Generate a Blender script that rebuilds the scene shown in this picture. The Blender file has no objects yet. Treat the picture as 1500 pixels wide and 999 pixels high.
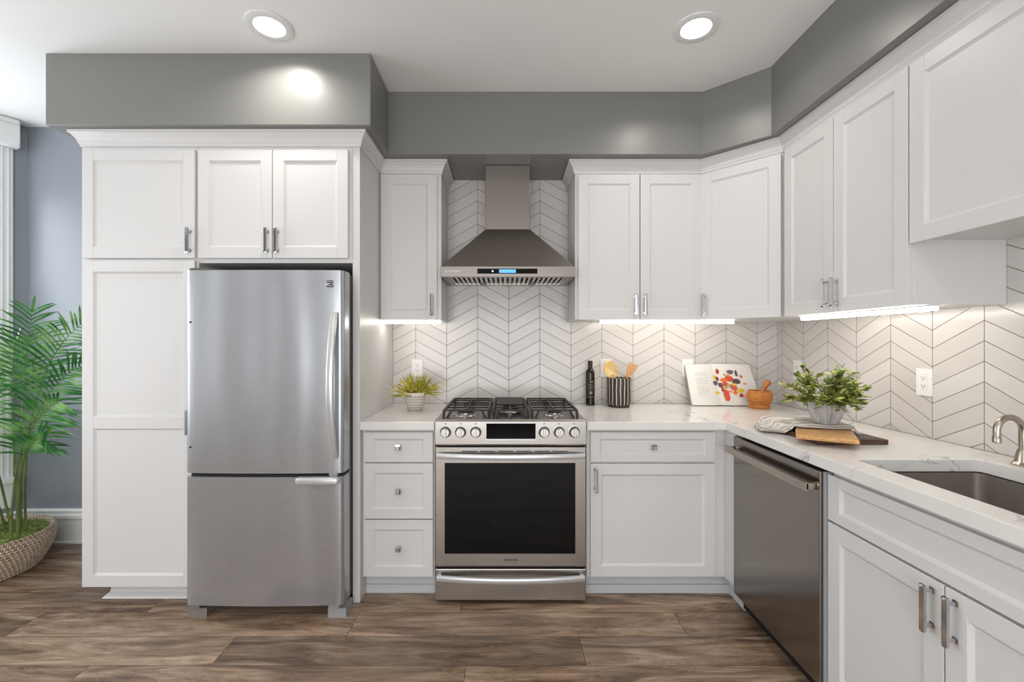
import bpy, bmesh, math, random
from mathutils import Vector, Matrix
PI = math.pi
C = bpy.context.scene.collection
SC = bpy.context.scene

# ------------------------------------------------------------------ camera, world, lights, exposure
CAM_Y, CAM_Z = -2.915, 1.315
cd = bpy.data.cameras.new('camera'); cam = bpy.data.objects.new('camera', cd); C.objects.link(cam)
cam.location = (0, CAM_Y, CAM_Z); cam.rotation_euler = (PI/2, 0, 0)
cd.sensor_fit = 'HORIZONTAL'; cd.sensor_width = 36.0; cd.lens = 36.0*650/1500
cd.shift_x = 10/1500; cd.shift_y = 2.5/1500; cd.clip_start = 0.05
SC.camera = cam
SC.view_settings.view_transform = 'Standard'; SC.view_settings.look = 'None'
SC.view_settings.gamma = 1.0; SC.view_settings.use_curve_mapping = False
SC.view_settings.exposure = 0.13
w = bpy.data.worlds.new('world'); SC.world = w; w.use_nodes = True
w.node_tree.nodes['Background'].inputs[0].default_value = (0.85, 0.92, 1.0, 1)
w.node_tree.nodes['Background'].inputs[1].default_value = 1.0

def area(name, loc, direction, sx, sy, power, color, spread=PI):
    l = bpy.data.lights.new(name, 'AREA'); l.shape = 'RECTANGLE'; l.size = sx; l.size_y = sy
    l.energy = power; l.color = color; l.spread = spread
    o = bpy.data.objects.new(name, l); C.objects.link(o); o.location = loc
    o.rotation_euler = Vector(direction).to_track_quat('-Z', 'Y').to_euler(); return o
# daylight from the bay window; the rear and side lamps are added unseen fill
area('fill_rear', (-0.2, -5.9, 1.15), (0, 1, 0.55), 3.2, 2.0, 86, (0.99, 0.99, 0.99))
area('fill_side', (-3.62, -2.20, 1.45), (1, 0.0, 0.15), 1.5, 1.8, 22, (0.95, 0.975, 1.0))
area('daylight_bay', (-3.40, -0.58, 1.62), (0.80, -0.30, 0.18), 0.6, 1.6, 19, (0.90, 0.95, 1.0))
LED = 15.0
CAN_POWER = 3.4

# ------------------------------------------------------------------ materials
def lin(c):
    return tuple((x/12.92 if x <= 0.04045 else ((x+0.055)/1.055)**2.4) for x in [v/255 for v in c])
class NT:
    def __init__(s, name):
        s.m = bpy.data.materials.new(name); s.m.use_nodes = True; s.t = s.m.node_tree
        s.b = s.t.nodes['Principled BSDF']
    def n(s, typ, **kw):
        nd = s.t.nodes.new(typ)
        for k, v in kw.items():
            if k.startswith('i_'):
                key = k[2:]; key = int(key) if key.isdigit() else key.replace('_', ' ')
                s.set(nd.inputs[key], v)
            else: setattr(nd, k, v)
        return nd
    def set(s, inp, v):
        if hasattr(v, 'links') or isinstance(v, bpy.types.NodeSocket): s.t.links.new(v, inp)
        else:
            if isinstance(v, tuple) and len(v) == 3 and inp.type == 'RGBA': v = v+(1,)
            inp.default_value = v
    def math(s, op, a, b=None, c=None):
        nd = s.t.nodes.new('ShaderNodeMath'); nd.operation = op
        s.set(nd.inputs[0], a)
        if b is not None: s.set(nd.inputs[1], b)
        if c is not None: s.set(nd.inputs[2], c)
        return nd.outputs[0]
    def obj(s): return s.n('ShaderNodeTexCoord').outputs['Object']
    def mapping(s, vec, scale=(1,1,1), loc=(0,0,0), rot=(0,0,0)):
        nd = s.n('ShaderNodeMapping'); s.set(nd.inputs['Vector'], vec)
        nd.inputs['Scale'].default_value = scale; nd.inputs['Location'].default_value = loc; nd.inputs['Rotation'].default_value = rot
        return nd.outputs[0]
    def noise(s, vec, scale, detail=3, rough=0.5, dist=0.0):
        nd = s.n('ShaderNodeTexNoise'); s.set(nd.inputs['Vector'], vec)
        nd.inputs['Scale'].default_value = scale; nd.inputs['Detail'].default_value = detail
        nd.inputs['Roughness'].default_value = rough; nd.inputs['Distortion'].default_value = dist
        return nd.outputs['Fac']
    def ramp(s, fac, stops, interp='LINEAR'):
        nd = s.n('ShaderNodeValToRGB'); s.set(nd.inputs[0], fac); cr = nd.color_ramp; cr.interpolation = interp
        while len(cr.elements) < len(stops): cr.elements.new(0.5)
        for e, (p, c) in zip(cr.elements, stops):
            e.position = p; e.color = (c if isinstance(c, tuple) else (c, c, c))+(1,) if not (isinstance(c, tuple) and len(c) == 4) else c
        return nd.outputs[0]
    def mix(s, fac, a, b, typ='MIX'):
        nd = s.n('ShaderNodeMix', data_type='RGBA', blend_type=typ)
        s.set(nd.inputs[0], fac); s.set(nd.inputs[6], a); s.set(nd.inputs[7], b); return nd.outputs[2]
    def bump(s, h, strength=0.2, dist=0.002):
        nd = s.n('ShaderNodeBump'); s.set(nd.inputs['Height'], h)
        nd.inputs['Strength'].default_value = strength; nd.inputs['Distance'].default_value = dist
        s.t.links.new(nd.outputs[0], s.b.inputs['Normal'])
    def P(s, **kw):
        for k, v in kw.items(): s.set(s.b.inputs[k.replace('_', ' ')], v)
        return s
def simple(name, rgb, rough=0.4, metal=0.0, bump=0.0, bscale=60, var=0.0, **kw):
    n = NT(name); col = lin(rgb)
    o = n.obj()
    if var:
        f = n.noise(o, bscale*0.3, 3)
        c2 = tuple(max(0, x*(1-var)) for x in col)
        n.P(Base_Color=n.mix(f, c2, col))
    else: n.P(Base_Color=col)
    n.P(Roughness=rough, Metallic=metal, **kw)
    if bump: n.bump(n.noise(o, bscale, 3), bump, 0.001)
    return n.m
M = {}
M['white'] = simple('cabinet_paint', (214, 213, 212), 0.38, bump=0.03, bscale=14)
M['ceiling'] = simple('ceiling_paint', (240, 240, 239), 0.75, bump=0.04, bscale=30)
M['trimwhite'] = simple('trim_paint', (228, 229, 229), 0.4)
M['greywall'] = simple('grey_wall_paint', (126, 126, 123), 0.36, bump=0.05, bscale=40)
M['greybay'] = simple('slate_wall_paint', (132, 138, 146), 0.32, bump=0.05, bscale=40)
M['chrome'] = simple('chrome', (200, 200, 203), 0.08, 1.0)
M['dark'] = simple('black_gap', (7, 7, 7), 0.6)
M['blackgloss'] = simple('black_glass', (3, 3, 4), 0.05); M['blackgloss'].node_tree.nodes['Principled BSDF'].inputs['Specular IOR Level'].default_value = 0.22
M['iron'] = simple('cast_iron', (20, 18, 17), 0.5, bump=0.2, bscale=300)
M['toe'] = simple('toe_kick_paint', (196, 199, 202), 0.5)
M['plate'] = simple('outlet_plastic', (236, 235, 232), 0.3)
M['slot'] = simple('slot_black', (30, 28, 26), 0.6)
M['greyplastic'] = simple('grey_plastic', (150, 152, 156), 0.45)
M['taupeplastic'] = simple('taupe_plastic', (128, 121, 113), 0.5)
M['fridgeside'] = simple('fridge_side', (98, 92, 86), 0.45, 0.3)
M['silver'] = simple('silver_handle', (205, 206, 208), 0.3, 0.55)
M['burnersteel'] = simple('burner_steel', (190, 188, 184), 0.25, 1.0)
M['nickel'] = simple('brushed_nickel', (178, 168, 156), 0.27, 1.0)

def steel(name, rgb, axis='x', rough=0.27, wob=0.0, aniso=0.0, met=1.0):
    n = NT(name); o = n.obj()
    sc = {'x': (1.5, 220, 220), 'z': (220, 220, 1.5), 'y': (220, 1.5, 220)}[axis]
    f = n.noise(n.mapping(o, sc), 1.0, 3, 0.6)
    r = n.math('MULTIPLY_ADD', f, 0.02, rough-0.01)
    c = lin(rgb); col = n.mix(f, tuple(x*0.995 for x in c), c)
    n.P(Base_Color=col, Metallic=met, Roughness=r, Anisotropic=aniso)
    if wob:
        g = n.noise(n.mapping(o, (1, 1, 0.22)), 3.4, 1, 0.4)
        n.bump(n.math('MULTIPLY', g, wob), 1.0, 0.035)
    return n.m
M['steel'] = steel('stainless_steel', (172, 167, 161), 'x')
M['steel_dw'] = steel('stainless_steel_dishwasher', (146, 140, 135), 'y', 0.2)
M['steel_fr'] = steel('stainless_steel_fridge', (182, 185, 190), 'x', 0.27, wob=1.0, met=0.76)
M['steel_hood'] = steel('stainless_steel_hood', (138, 131, 125), 'x', 0.3)
M['steel_sink'] = simple('brushed_sink_steel', (146, 138, 132), 0.42, 0.55)

def emis(name, rgb, strength, base=(240, 240, 240)):
    n = NT(name); n.P(Base_Color=lin(base)); n.b.inputs['Emission Color'].default_value = lin(rgb)+(1,)
    n.b.inputs['Emission Strength'].default_value = strength; return n.m
M['led'] = emis('led_diffuser', (255, 247, 236), LED)
M['can'] = emis('downlight_diffuser', (255, 250, 242), 9.0)
M['lcd'] = emis('blue_display', (90, 170, 245), 1.2, (60, 110, 160))
M['lcdw'] = emis('white_indicator', (230, 240, 255), 2.0)
M['windowglow'] = emis('daylit_shade', (225, 236, 250), 0.9)

def chevron(name, axis, a0, p, zv, slope=0.542, h=0.0762):
    n = NT(name); sep = n.n('ShaderNodeSeparateXYZ'); n.set(sep.inputs[0], n.obj())
    a = sep.outputs[0] if axis == 'x' else n.math('MULTIPLY', sep.outputs[1], -1.0)
    z = sep.outputs[2]
    u = n.math('SUBTRACT', a, a0)
    tri = n.math('PINGPONG', u, p)
    v = n.math('SUBTRACT', n.math('SUBTRACT', z, zv), n.math('MULTIPLY', tri, slope))
    row = n.math('DIVIDE', v, h)
    dv = n.math('MULTIPLY', n.math('PINGPONG', row, 0.5), h*0.879)     # perpendicular distance
    col = n.math('DIVIDE', u, p)
    du = n.math('MULTIPLY', n.math('PINGPONG', col, 0.5), p)
    d = n.math('MINIMUM', dv, du)
    g = n.ramp(n.math('MULTIPLY', d, 100), [(0.0, 0.0), (0.09, 0.0), (0.17, 1.0)])
    comb = n.n('ShaderNodeCombineXYZ'); n.set(comb.inputs[0], n.math('FLOOR', col)); n.set(comb.inputs[1], n.math('FLOOR', row))
    wn = n.n('ShaderNodeTexWhiteNoise', noise_dimensions='2D'); n.set(wn.inputs['Vector'], comb.outputs[0])
    tile = n.mix(wn.outputs[0], lin((205, 201, 196)), lin((215, 211, 207)))
    n.P(Base_Color=n.mix(g, lin((104, 95, 86)), tile))
    n.P(Roughness=n.math('MULTIPLY_ADD', g, -0.62, 0.8))
    wav = n.noise(n.obj(), 22, 2)
    n.bump(n.math('MULTIPLY_ADD', wav, 0.35, g), 0.35, 0.0015)
    return n.m
M['tile_back'] = chevron('chevron_tile_back', 'x', 0.0238, 0.2035, 1.3730)
M['tile_right'] = chevron('chevron_tile_right', 'y', 0.2667, 0.2002, 1.3665)

def quartz():
    n = NT('quartz'); o = n.obj()
    wv = n.noise(o, 3.2, 4, 0.55, 1.2)
    r1 = n.math('ABSOLUTE', n.math('SUBTRACT', wv, 0.5))
    v1 = n.ramp(r1, [(0.0, 1.0), (0.006, 0.4), (0.014, 0.0)])
    msk = n.ramp(n.noise(n.mapping(o, (1, 1, 1), (3, 1, 2)), 4.0, 2), [(0.52, 0.0), (0.66, 1.0)])
    v = n.math('MULTIPLY', v1, msk)
    cloud = n.noise(o, 6, 4)
    base = n.mix(cloud, lin((222, 220, 216)), lin((234, 232, 229)))
    n.P(Base_Color=n.mix(v, base, lin((128, 128, 130))), Roughness=0.16); return n.m
M['quartz'] = quartz()

def floor_mat():
    n = NT('wood_plank_floor'); o = n.obj()
    sep = n.n('ShaderNodeSeparateXYZ'); n.set(sep.inputs[0], o); x, y = sep.outputs[0], sep.outputs[1]
    W, L = 0.178, 1.53
    r = n.math('DIVIDE', n.math('ADD', y, 0.93), W); row = n.math('FLOOR', r)
    off = n.math('MULTIPLY_ADD', row, 0.49, -0.71)
    u = n.math('DIVIDE', n.math('SUBTRACT', x, off), L); idx = n.math('FLOOR', u)
    comb = n.n('ShaderNodeCombineXYZ'); n.set(comb.inputs[0], row); n.set(comb.inputs[1], idx)
    wn = n.n('ShaderNodeTexWhiteNoise', noise_dimensions='2D'); n.set(wn.inputs['Vector'], comb.outputs[0]); rnd = wn.outputs[0]
    # shift the grain per plank
    sh = n.n('ShaderNodeCombineXYZ'); n.set(sh.inputs[0], n.math('MULTIPLY', rnd, 17.0)); n.set(sh.inputs[1], n.math('MULTIPLY', row, 3.7)); n.set(sh.inputs[2], n.math('MULTIPLY', rnd, 5.0))
    va = n.n('ShaderNodeVectorMath', operation='ADD'); n.set(va.inputs[0], o); n.set(va.inputs[1], sh.outputs[0]); q = va.outputs[0]
    streak = n.noise(n.mapping(q, (0.9, 6, 1)), 1.9, 6, 0.66, 1.3)
    fine = n.noise(n.mapping(q, (3, 120, 1)), 1.5, 4, 0.6, 0.4)
    rings = n.noise(n.mapping(q, (1.6, 8, 1)), 1.2, 1, 0.4, 1.6)
    ringl = n.math('PINGPONG', n.math('MULTIPLY', rings, 26.0), 0.5)
    vo = n.n('ShaderNodeTexVoronoi'); n.set(vo.inputs['Vector'], n.mapping(q, (2.1, 6.5, 1))); vo.inputs['Scale'].default_value = 1.0
    knot = n.ramp(vo.outputs['Distance'], [(0.0, 1.0), (0.05, 0.6), (0.14, 0.0)])
    c = n.ramp(streak, [(0.28, lin((64, 46, 35))), (0.40, lin((112, 88, 69))), (0.51, lin((156, 130, 107))), (0.66, lin((198, 174, 150)))])
    c = n.mix(n.math('MULTIPLY', n.ramp(fine, [(0.35, 0.0), (0.65, 1.0)]), 0.45), c, lin((84, 66, 54)))
    c = n.mix(n.math('MULTIPLY', n.ramp(ringl, [(0.0, 1.0), (0.12, 0.5), (0.3, 0.0)]), 0.16), c, lin((196, 172, 148)))
    c = n.mix(n.math('MULTIPLY', knot, 0.7), c, lin((48, 36, 29)))
    broad = n.noise(n.mapping(q, (0.7, 2.6, 1)), 2.2, 2, 0.5, 0.6)
    c = n.mix(n.math('MULTIPLY', n.ramp(broad, [(0.40, 1.0), (0.56, 0.0)]), 0.45), c, lin((72, 54, 43)))
    dk = n.math('MULTIPLY', n.math('COMPARE', row, -1.0, 0.1), n.math('COMPARE', idx, 0.0, 0.1))
    tone = n.math('SUBTRACT', n.math('MULTIPLY_ADD', rnd, 0.35, 0.84), n.math('MULTIPLY', dk, 0.32))
    tc = n.n('ShaderNodeCombineXYZ'); [n.set(tc.inputs[k], tone) for k in range(3)]
    c = n.mix(1.0, c, tc.outputs[0], 'MULTIPLY')
    gy = n.math('MULTIPLY', n.math('PINGPONG', r, 0.5), W); gx = n.math('MULTIPLY', n.math('PINGPONG', u, 0.5), L)
    g = n.ramp(n.math('MULTIPLY', n.math('MINIMUM', gy, gx), 100), [(0.0, 0.0), (0.06, 0.0), (0.16, 1.0)])
    n.P(Base_Color=n.mix(g, lin((48, 36, 29)), c), Roughness=n.math('MULTIPLY_ADD', fine, 0.25, 0.22))
    n.bump(n.math('ADD', n.math('MULTIPLY', fine, 0.6), n.math('ADD', g, n.math('MULTIPLY', streak, 0.5))), 0.3, 0.0015)
    return n.m
M['floor'] = floor_mat()

def wood(name, c1, c2, scale=8, stretch=(1, 6, 6), rough=0.45, rot=(0,0,0)):
    n = NT(name); o = n.mapping(n.obj(), stretch, (0,0,0), rot)
    f = n.noise(o, scale, 4, 0.6, 1.5)
    n.P(Base_Color=n.ramp(f, [(0.3, lin(c1)), (0.7, lin(c2))]), Roughness=rough)
    n.bump(f, 0.08, 0.001); return n.m
M['walnut'] = wood('walnut', (58, 36, 26), (92, 62, 46), 6, (1, 6, 6))
M['maple'] = wood('maple_board', (176, 124, 70), (222, 176, 118), 7, (2, 8, 4), rot=(0, 0, 0.9))
M['bamboo1'] = wood('bamboo_pale', (230, 188, 116), (250, 218, 154), 6, (8, 3, 2))
M['bamboo2'] = wood('bamboo_tan', (196, 142, 82), (220, 168, 104), 6, (8, 3, 2))
M['olivewood'] = wood('olive_wood', (150, 82, 28), (218, 142, 62), 12, (2, 2, 9))
M['slate'] = simple('slate_grey_inset', (92, 88, 86), 0.5, bump=0.1)

# ------------------------------------------------------------------ mesh helpers
OFF = {}
def box(bm, x0, x1, y0, y1, z0, z1, bev=0.0, seg=2, Mx=None):
    vs = [bm.verts.new((x, y, z)) for z in (min(z0, z1), max(z0, z1)) for y in (min(y0, y1), max(y0, y1)) for x in (min(x0, x1), max(x0, x1))]
    fs = [bm.faces.new([vs[i] for i in f]) for f in ((0,2,3,1), (4,5,7,6), (0,1,5,4), (2,6,7,3), (0,4,6,2), (1,3,7,5))]
    if bev > 0:
        es = list({e for f in fs for e in f.edges})
        r = bmesh.ops.bevel(bm, geom=es, offset=bev, segments=seg, affect='EDGES', profile=0.5, clamp_overlap=True)
        vs = list({v for v in r['verts']} | {v for v in vs if v.is_valid})
    if Mx is not None:
        for v in vs: v.co = Mx @ v.co
    return vs
def prism(bm, pts, z0, z1, Mx=None):
    a = [bm.verts.new((p[0], p[1], z0)) for p in pts]; b = [bm.verts.new((p[0], p[1], z1)) for p in pts]
    n = len(pts)
    bm.faces.new(a[::-1]); bm.faces.new(b)
    for i in range(n): bm.faces.new((a[i], a[(i+1) % n], b[(i+1) % n], b[i]))
    if Mx is not None:
        for v in a+b: v.co = Mx @ v.co
def lathe(bm, prof, c=(0,0,0), seg=32, Mx=None):
    rings = []; c = Vector(c)
    for r, z in prof:
        if r < 1e-6: rings.append([bm.verts.new(c+Vector((0, 0, z)))])
        else: rings.append([bm.verts.new(c+Vector((r*math.cos(2*PI*k/seg), r*math.sin(2*PI*k/seg), z))) for k in range(seg)])
    for a, b in zip(rings, rings[1:]):
        for k in range(seg):
            k2 = (k+1) % seg
            if len(a) == 1 and len(b) == 1: continue
            if len(a) == 1: bm.faces.new((a[0], b[k2], b[k]))
            elif len(b) == 1: bm.faces.new((a[k], a[k2], b[0]))
            else: bm.faces.new((a[k], a[k2], b[k2], b[k]))
    if Mx is not None:
        for r in rings:
            for v in r: v.co = Mx @ v.co
def tube(bm, pts, rad, seg=10, cap=True, flat=None, up=(0, 0, 1)):
    """circular (or flat=(w,t) rectangular) section swept along points"""
    pts = [Vector(p) for p in pts]; n = len(pts); rings = []
    prev = None
    for i, p in enumerate(pts):
        t = (pts[min(i+1, n-1)]-pts[max(i-1, 0)]).normalized()
        if prev is None:
            u = Vector(up); u = u if abs(u.dot(t)) < 0.95 else Vector((1, 0, 0)); 
        else: u = prev
        s = t.cross(u).normalized(); u = s.cross(t).normalized(); prev = u
        r = rad[i] if isinstance(rad, (list, tuple)) else rad
        if flat:
            wd, th = flat; f = r
            rings.append([bm.verts.new(p+s*a*wd*f+u*b*th*f) for a, b in ((-.5, -.35), (-.35, -.5), (.35, -.5), (.5, -.35), (.5, .35), (.35, .5), (-.35, .5), (-.5, .35))])
        else: rings.append([bm.verts.new(p+(s*math.cos(2*PI*k/seg)+u*math.sin(2*PI*k/seg))*r) for k in range(seg)])
    m = len(rings[0])
    for a, b in zip(rings, rings[1:]):
        for k in range(m): bm.faces.new((a[k], a[(k+1) % m], b[(k+1) % m], b[k]))
    if cap: bm.faces.new(rings[0][::-1]); bm.faces.new(rings[-1])
def sweep(bm, path, prof, z0):
    """profile (outward, height) along a 2-D path with mitred corners; outward = right of heading"""
    P2 = [Vector(p) for p in path]; n = len(P2); rings = []
    for i, p in enumerate(P2):
        def nr(a, b): d = (b-a).normalized(); return Vector((d.y, -d.x))
        if i == 0: m = nr(P2[0], P2[1])
        elif i == n-1: m = nr(P2[-2], P2[-1])
        else:
            n1, n2 = nr(P2[i-1], p), nr(p, P2[i+1]); m = (n1+n2).normalized(); m /= max(0.2, m.dot(n1))
        rings.append([bm.verts.new((p.x+m.x*o, p.y+m.y*o, z0+h)) for o, h in prof])
    k = len(prof)
    for a, b in zip(rings, rings[1:]):
        for j in range(k): bm.faces.new((a[j], a[(j+1) % k], b[(j+1) % k], b[j]))
    bm.faces.new(rings[0][::-1]); bm.faces.new(rings[-1])
def obj(name, bm, mat, parent=None, smooth=False, label=None, angle=35):
    if isinstance(bm, bmesh.types.BMesh):
        bmesh.ops.recalc_face_normals(bm, faces=bm.faces[:])
    off = OFF.get(parent.name, Vector((0, 0, 0))) if parent else Vector((0, 0, 0))
    if off.length: bmesh.ops.translate(bm, verts=bm.verts[:], vec=-off)
    me = bpy.data.meshes.new(name); bm.to_mesh(me); bm.free()
    for m in (mat if isinstance(mat, list) else [mat]): me.materials.append(m)
    if smooth:
        for p in me.polygons: p.use_smooth = True
        if angle < 180: me.set_sharp_from_angle(angle=math.radians(angle))
    o = bpy.data.objects.new(name, me); C.objects.link(o)
    if parent: o.parent = parent; OFF[o.name] = off
    if label: o['label'] = label
    return o
def thing(name, label, cat, loc=(0, 0, 0), group=None):
    o = bpy.data.objects.new(name, None); C.objects.link(o); o.empty_display_size = 0.05
    o.location = loc; OFF[o.name] = Vector(loc); o['label'] = label; o['category'] = cat
    if group: o['group'] = group
    return o
def tag(o, label, cat, group=None):
    o['label'] = label; o['category'] = cat
    if group: o['group'] = group
    return o
def struct(name, bm, m, label=None, smooth=False):
    o = obj(name, bm, m, None, smooth); o['kind'] = 'structure'
    if label: o['label'] = label
    return o
def B(): return bmesh.new()
def text(name, body, size, loc, rot, mat, parent, extrude=0.0004):
    cu = bpy.data.curves.new(name, 'FONT'); cu.body = body; cu.size = size; cu.align_x = 'CENTER'; cu.align_y = 'CENTER'
    cu.extrude = extrude
    tmp = bpy.data.objects.new('tmp', cu); C.objects.link(tmp); dg = bpy.context.evaluated_depsgraph_get()
    me = bpy.data.meshes.new_from_object(tmp.evaluated_get(dg)); bpy.data.objects.remove(tmp)
    me.materials.clear(); me.materials.append(mat)
    o = bpy.data.objects.new(name, me); C.objects.link(o); o.parent = parent
    o.location = Vector(loc)-OFF[parent.name]; o.rotation_euler = rot; return o

# ------------------------------------------------------------------ room shell
ZC = 2.732
bm = B(); box(bm, -4.6, 1.95, -6.1, 0.15, -0.08, 0.0); struct('floor', bm, M['floor'])
bm = B(); box(bm, -4.6, 1.95, -6.1, 0.15, ZC, ZC+0.1); struct('ceiling', bm, M['ceiling'])
bm = B(); box(bm, -3.3, 1.95, 0.0, 0.12, 0, ZC); struct('wall_back', bm, M['greybay'])
bm = B(); box(bm, 1.785, 1.95, -6.1, 0.0, 0, ZC); struct('wall_right', bm, M['greywall'])
# bay wall (angled) with its window opening, then the unseen side and rear walls, openings added for the fill lamps
def wall_strip(bm, p0, p1, opens, th=0.12):
    """wall between 2-D points with rectangular openings [(t0,t1,z0,z1)]"""
    p0, p1 = Vector(p0), Vector(p1); L = (p1-p0).length; d = (p1-p0)/L; a = math.atan2(d.y, d.x)
    Mx = Matrix.Translation((p0.x, p0.y, 0)) @ Matrix.Rotation(a, 4, 'Z')
    t = 0
    for (t0, t1, z0, z1) in opens:
        box(bm, t, t0, -th, 0, 0, ZC, Mx=Mx); box(bm, t0, t1, -th, 0, 0, z0, Mx=Mx); box(bm, t0, t1, -th, 0, z1, ZC, Mx=Mx); t = t1
    box(bm, t, L, -th, 0, 0, ZC, Mx=Mx)
    return Mx
bm = B(); MB = wall_strip(bm, (-3.14, 0), (-3.14-0.545*1.1, -0.839*1.1), [(0.19, 0.95, 0.6, 2.45)]); struct('wall_bay', bm, M['greybay'])
bm = B(); wall_strip(bm, (-3.74, -0.923), (-3.74, -6.0), [(0.5, 2.1, 0.5, 2.4)]); struct('wall_left', bm, M['ceiling'])
bm = B(); wall_strip(bm, (-3.74, -6.0), (1.785, -6.0), [(1.9, 5.2, 0.08, 2.2)]); struct('wall_rear', bm, M['ceiling'])
# bay window: casing, sash, glass, shade and boxed valance
wn = bpy.data.objects.new('window_1', None); C.objects.link(wn); wn['kind'] = 'structure'; OFF['window_1'] = Vector((0, 0, 0))
bm = B()
for (t0, t1) in ((0.065, 0.19), (0.95, 1.06)):
    box(bm, t0, t1, 0.0, 0.018, 0.45, 2.56, 0.003, Mx=MB)
    for k in range(4):
        tt = t0+0.022+k*(t1-t0-0.044)/3; box(bm, tt-0.006, tt+0.006, 0.016, 0.026, 0.45, 2.56, 0.003, Mx=MB)
box(bm, 0.065, 1.06, 0.0, 0.05, 0.42, 0.46, 0.004, Mx=MB); box(bm, 0.065, 1.06, 0.0, 0.02, 0.26, 0.42, 0.003, Mx=MB)
obj('window_casing', bm, M['trimwhite'], wn)
bm = B()
for a, b, c, d in ((0.19, 0.23, 0.6, 2.45), (0.91, 0.95, 0.6, 2.45), (0.23, 0.91, 0.6, 0.65), (0.23, 0.91, 2.4, 2.45), (0.23, 0.91, 1.49, 1.54)):
    box(bm, a, b, -0.09, -0.05, c, d, Mx=MB)
obj('window_frame', bm, M['trimwhite'], wn)
gl = NT('window_glass'); gl.P(Base_Color=(1, 1, 1), Roughness=0.02); gl.b.inputs['Transmission Weight'].default_value = 1.0; gl.b.inputs['IOR'].default_value = 1.02
bm = B(); box(bm, 0.23, 0.91, -0.072, -0.068, 0.65, 2.4, Mx=MB); obj('window_pane', bm, gl.m, wn)
bm = B()
box(bm, 0.045, 1.08, 0.0, 0.085, 2.56, 2.728, 0.003, Mx=MB); box(bm, 0.05, 1.08, 0.08, 0.095, 2.568, 2.585, 0.003, Mx=MB); box(bm, 0.05, 1.08, 0.08, 0.10, 2.70, 2.728, 0.004, Mx=MB)
obj('valance', bm, M['trimwhite'], wn)
# baseboards
BBP = [(0, 0), (0.016, 0), (0.020, 0.012), (0.016, 0.018), (0.016, 0.155), (0.022, 0.165), (0.022, 0.185), (0.014, 0.195), (0.014, 0.205), (0.020, 0.215), (0.012, 0.228), (0, 0.228)]
bm = B(); sweep(bm, [(-3.14-0.545*0.9, -0.839*0.9), (-3.14, 0), (-2.14, 0)], BBP, 0.0); struct('baseboard_back', bm, M['trimwhite'])
bm = B(); sweep(bm, [(-3.74, -5.99), (-3.74, -0.95)], BBP, 0.0); struct('baseboard_left', bm, M['trimwhite'])
# soffits
ZS = 2.38
bm = B(); box(bm, -2.251, -0.659, -0.743, 0, ZS, ZC, 0.004); o = struct('trim_1', bm, M['greywall'], 'grey boxed soffit above the pantry and refrigerator')
bm = B(); prism(bm, [(-0.659, 0), (-0.659, -0.41), (1.117, -0.41), (1.366, -0.638), (1.366, -6.0), (1.785, -6.0), (1.785, 0)], ZS, ZC); struct('trim_2', bm, M['greywall'], 'grey soffit bending around the corner above the wall cabinets')
# backsplash tile
bm = B(); box(bm, -0.735, 1.785, -0.006, 0.0, 0.916, ZS); struct('wall_back_tile', bm, M['tile_back'])
bm = B(); box(bm, 1.779, 1.785, -2.9, -0.006, 0.916, ZS); struct('wall_right_tile', bm, M['tile_right'])
# crown mouldings
CR = [(0, 0), (0.006, 0), (0.008, 0.012), (0.012, 0.018), (0.014, 0.028), (0.020, 0.040), (0.030, 0.052), (0.032, 0.056), (0.040, 0.060), (0.040, 0.073), (0, 0.073)]
bm = B(); sweep(bm, [(-2.14, -0.001), (-2.14, -0.67), (-0.735, -0.67), (-0.735, -0.31), (-0.375, -0.31), (-0.375, -0.007)], CR, 2.305); struct('trim_3', bm, M['white'], 'white crown moulding over the tall cabinets')
bm = B(); sweep(bm, [(0.41, -0.007), (0.41, -0.31), (1.15, -0.31), (1.449, -0.61), (1.449, -2.3)], CR, 2.305); struct('trim_4', bm, M['white'], 'white crown moulding over the wall cabinets')

# ------------------------------------------------------------------ cabinets
def frame_at(x, y, z, a=0.0): return Matrix.Translation((x, y, z)) @ Matrix.Rotation(a, 4, 'Z')
def panel(bm, Mx, w, h, t=0.02, stile=0.056, dep=0.009, rail=None, mids=()):
    """shaker front: local x 0..w, z 0..h, y 0 (back) .. -t (front); recessed panels with a small sloped bead"""
    rail = rail or stile; e = 0.0015
    def V(x, y, z): return bm.verts.new(Mx @ Vector((x, y, z)))
    box(bm, e, w-e, -t+dep+0.001, 0, e, h-e, Mx=Mx)
    zs = [rail]+[v for m in mids for v in m]+[h-rail]
    # frame members in one skin
    def member(x0, x1, z0, z1): box(bm, x0, x1, -t, -t+dep+0.002, z0, z1, 0.0012, 1, Mx=Mx)
    member(0, stile, 0, h); member(w-stile, w, 0, h)
    member(stile-0.0005, w-stile+0.0005, 0, rail); member(stile-0.0005, w-stile+0.0005, h-rail, h)
    for m in mids: member(stile-0.0005, w-stile+0.0005, m[0], m[1])
    b = 0.009
    for k in range(0, len(zs), 2):
        z0, z1 = zs[k], zs[k+1]; x0, x1 = stile, w-stile; yf, yb = -t+0.0025, -t+dep
        o = [V(x0, yf, z0), V(x1, yf, z0), V(x1, yf, z1), V(x0, yf, z1)]
        i = [V(x0+b, yb, z0+b), V(x1-b, yb, z0+b), V(x1-b, yb, z1-b), V(x0+b, yb, z1-b)]
        for q in range(4): bm.faces.new((o[q], o[(q+1) % 4], i[(q+1) % 4], i[q]))
        bm.faces.new(i)
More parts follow.
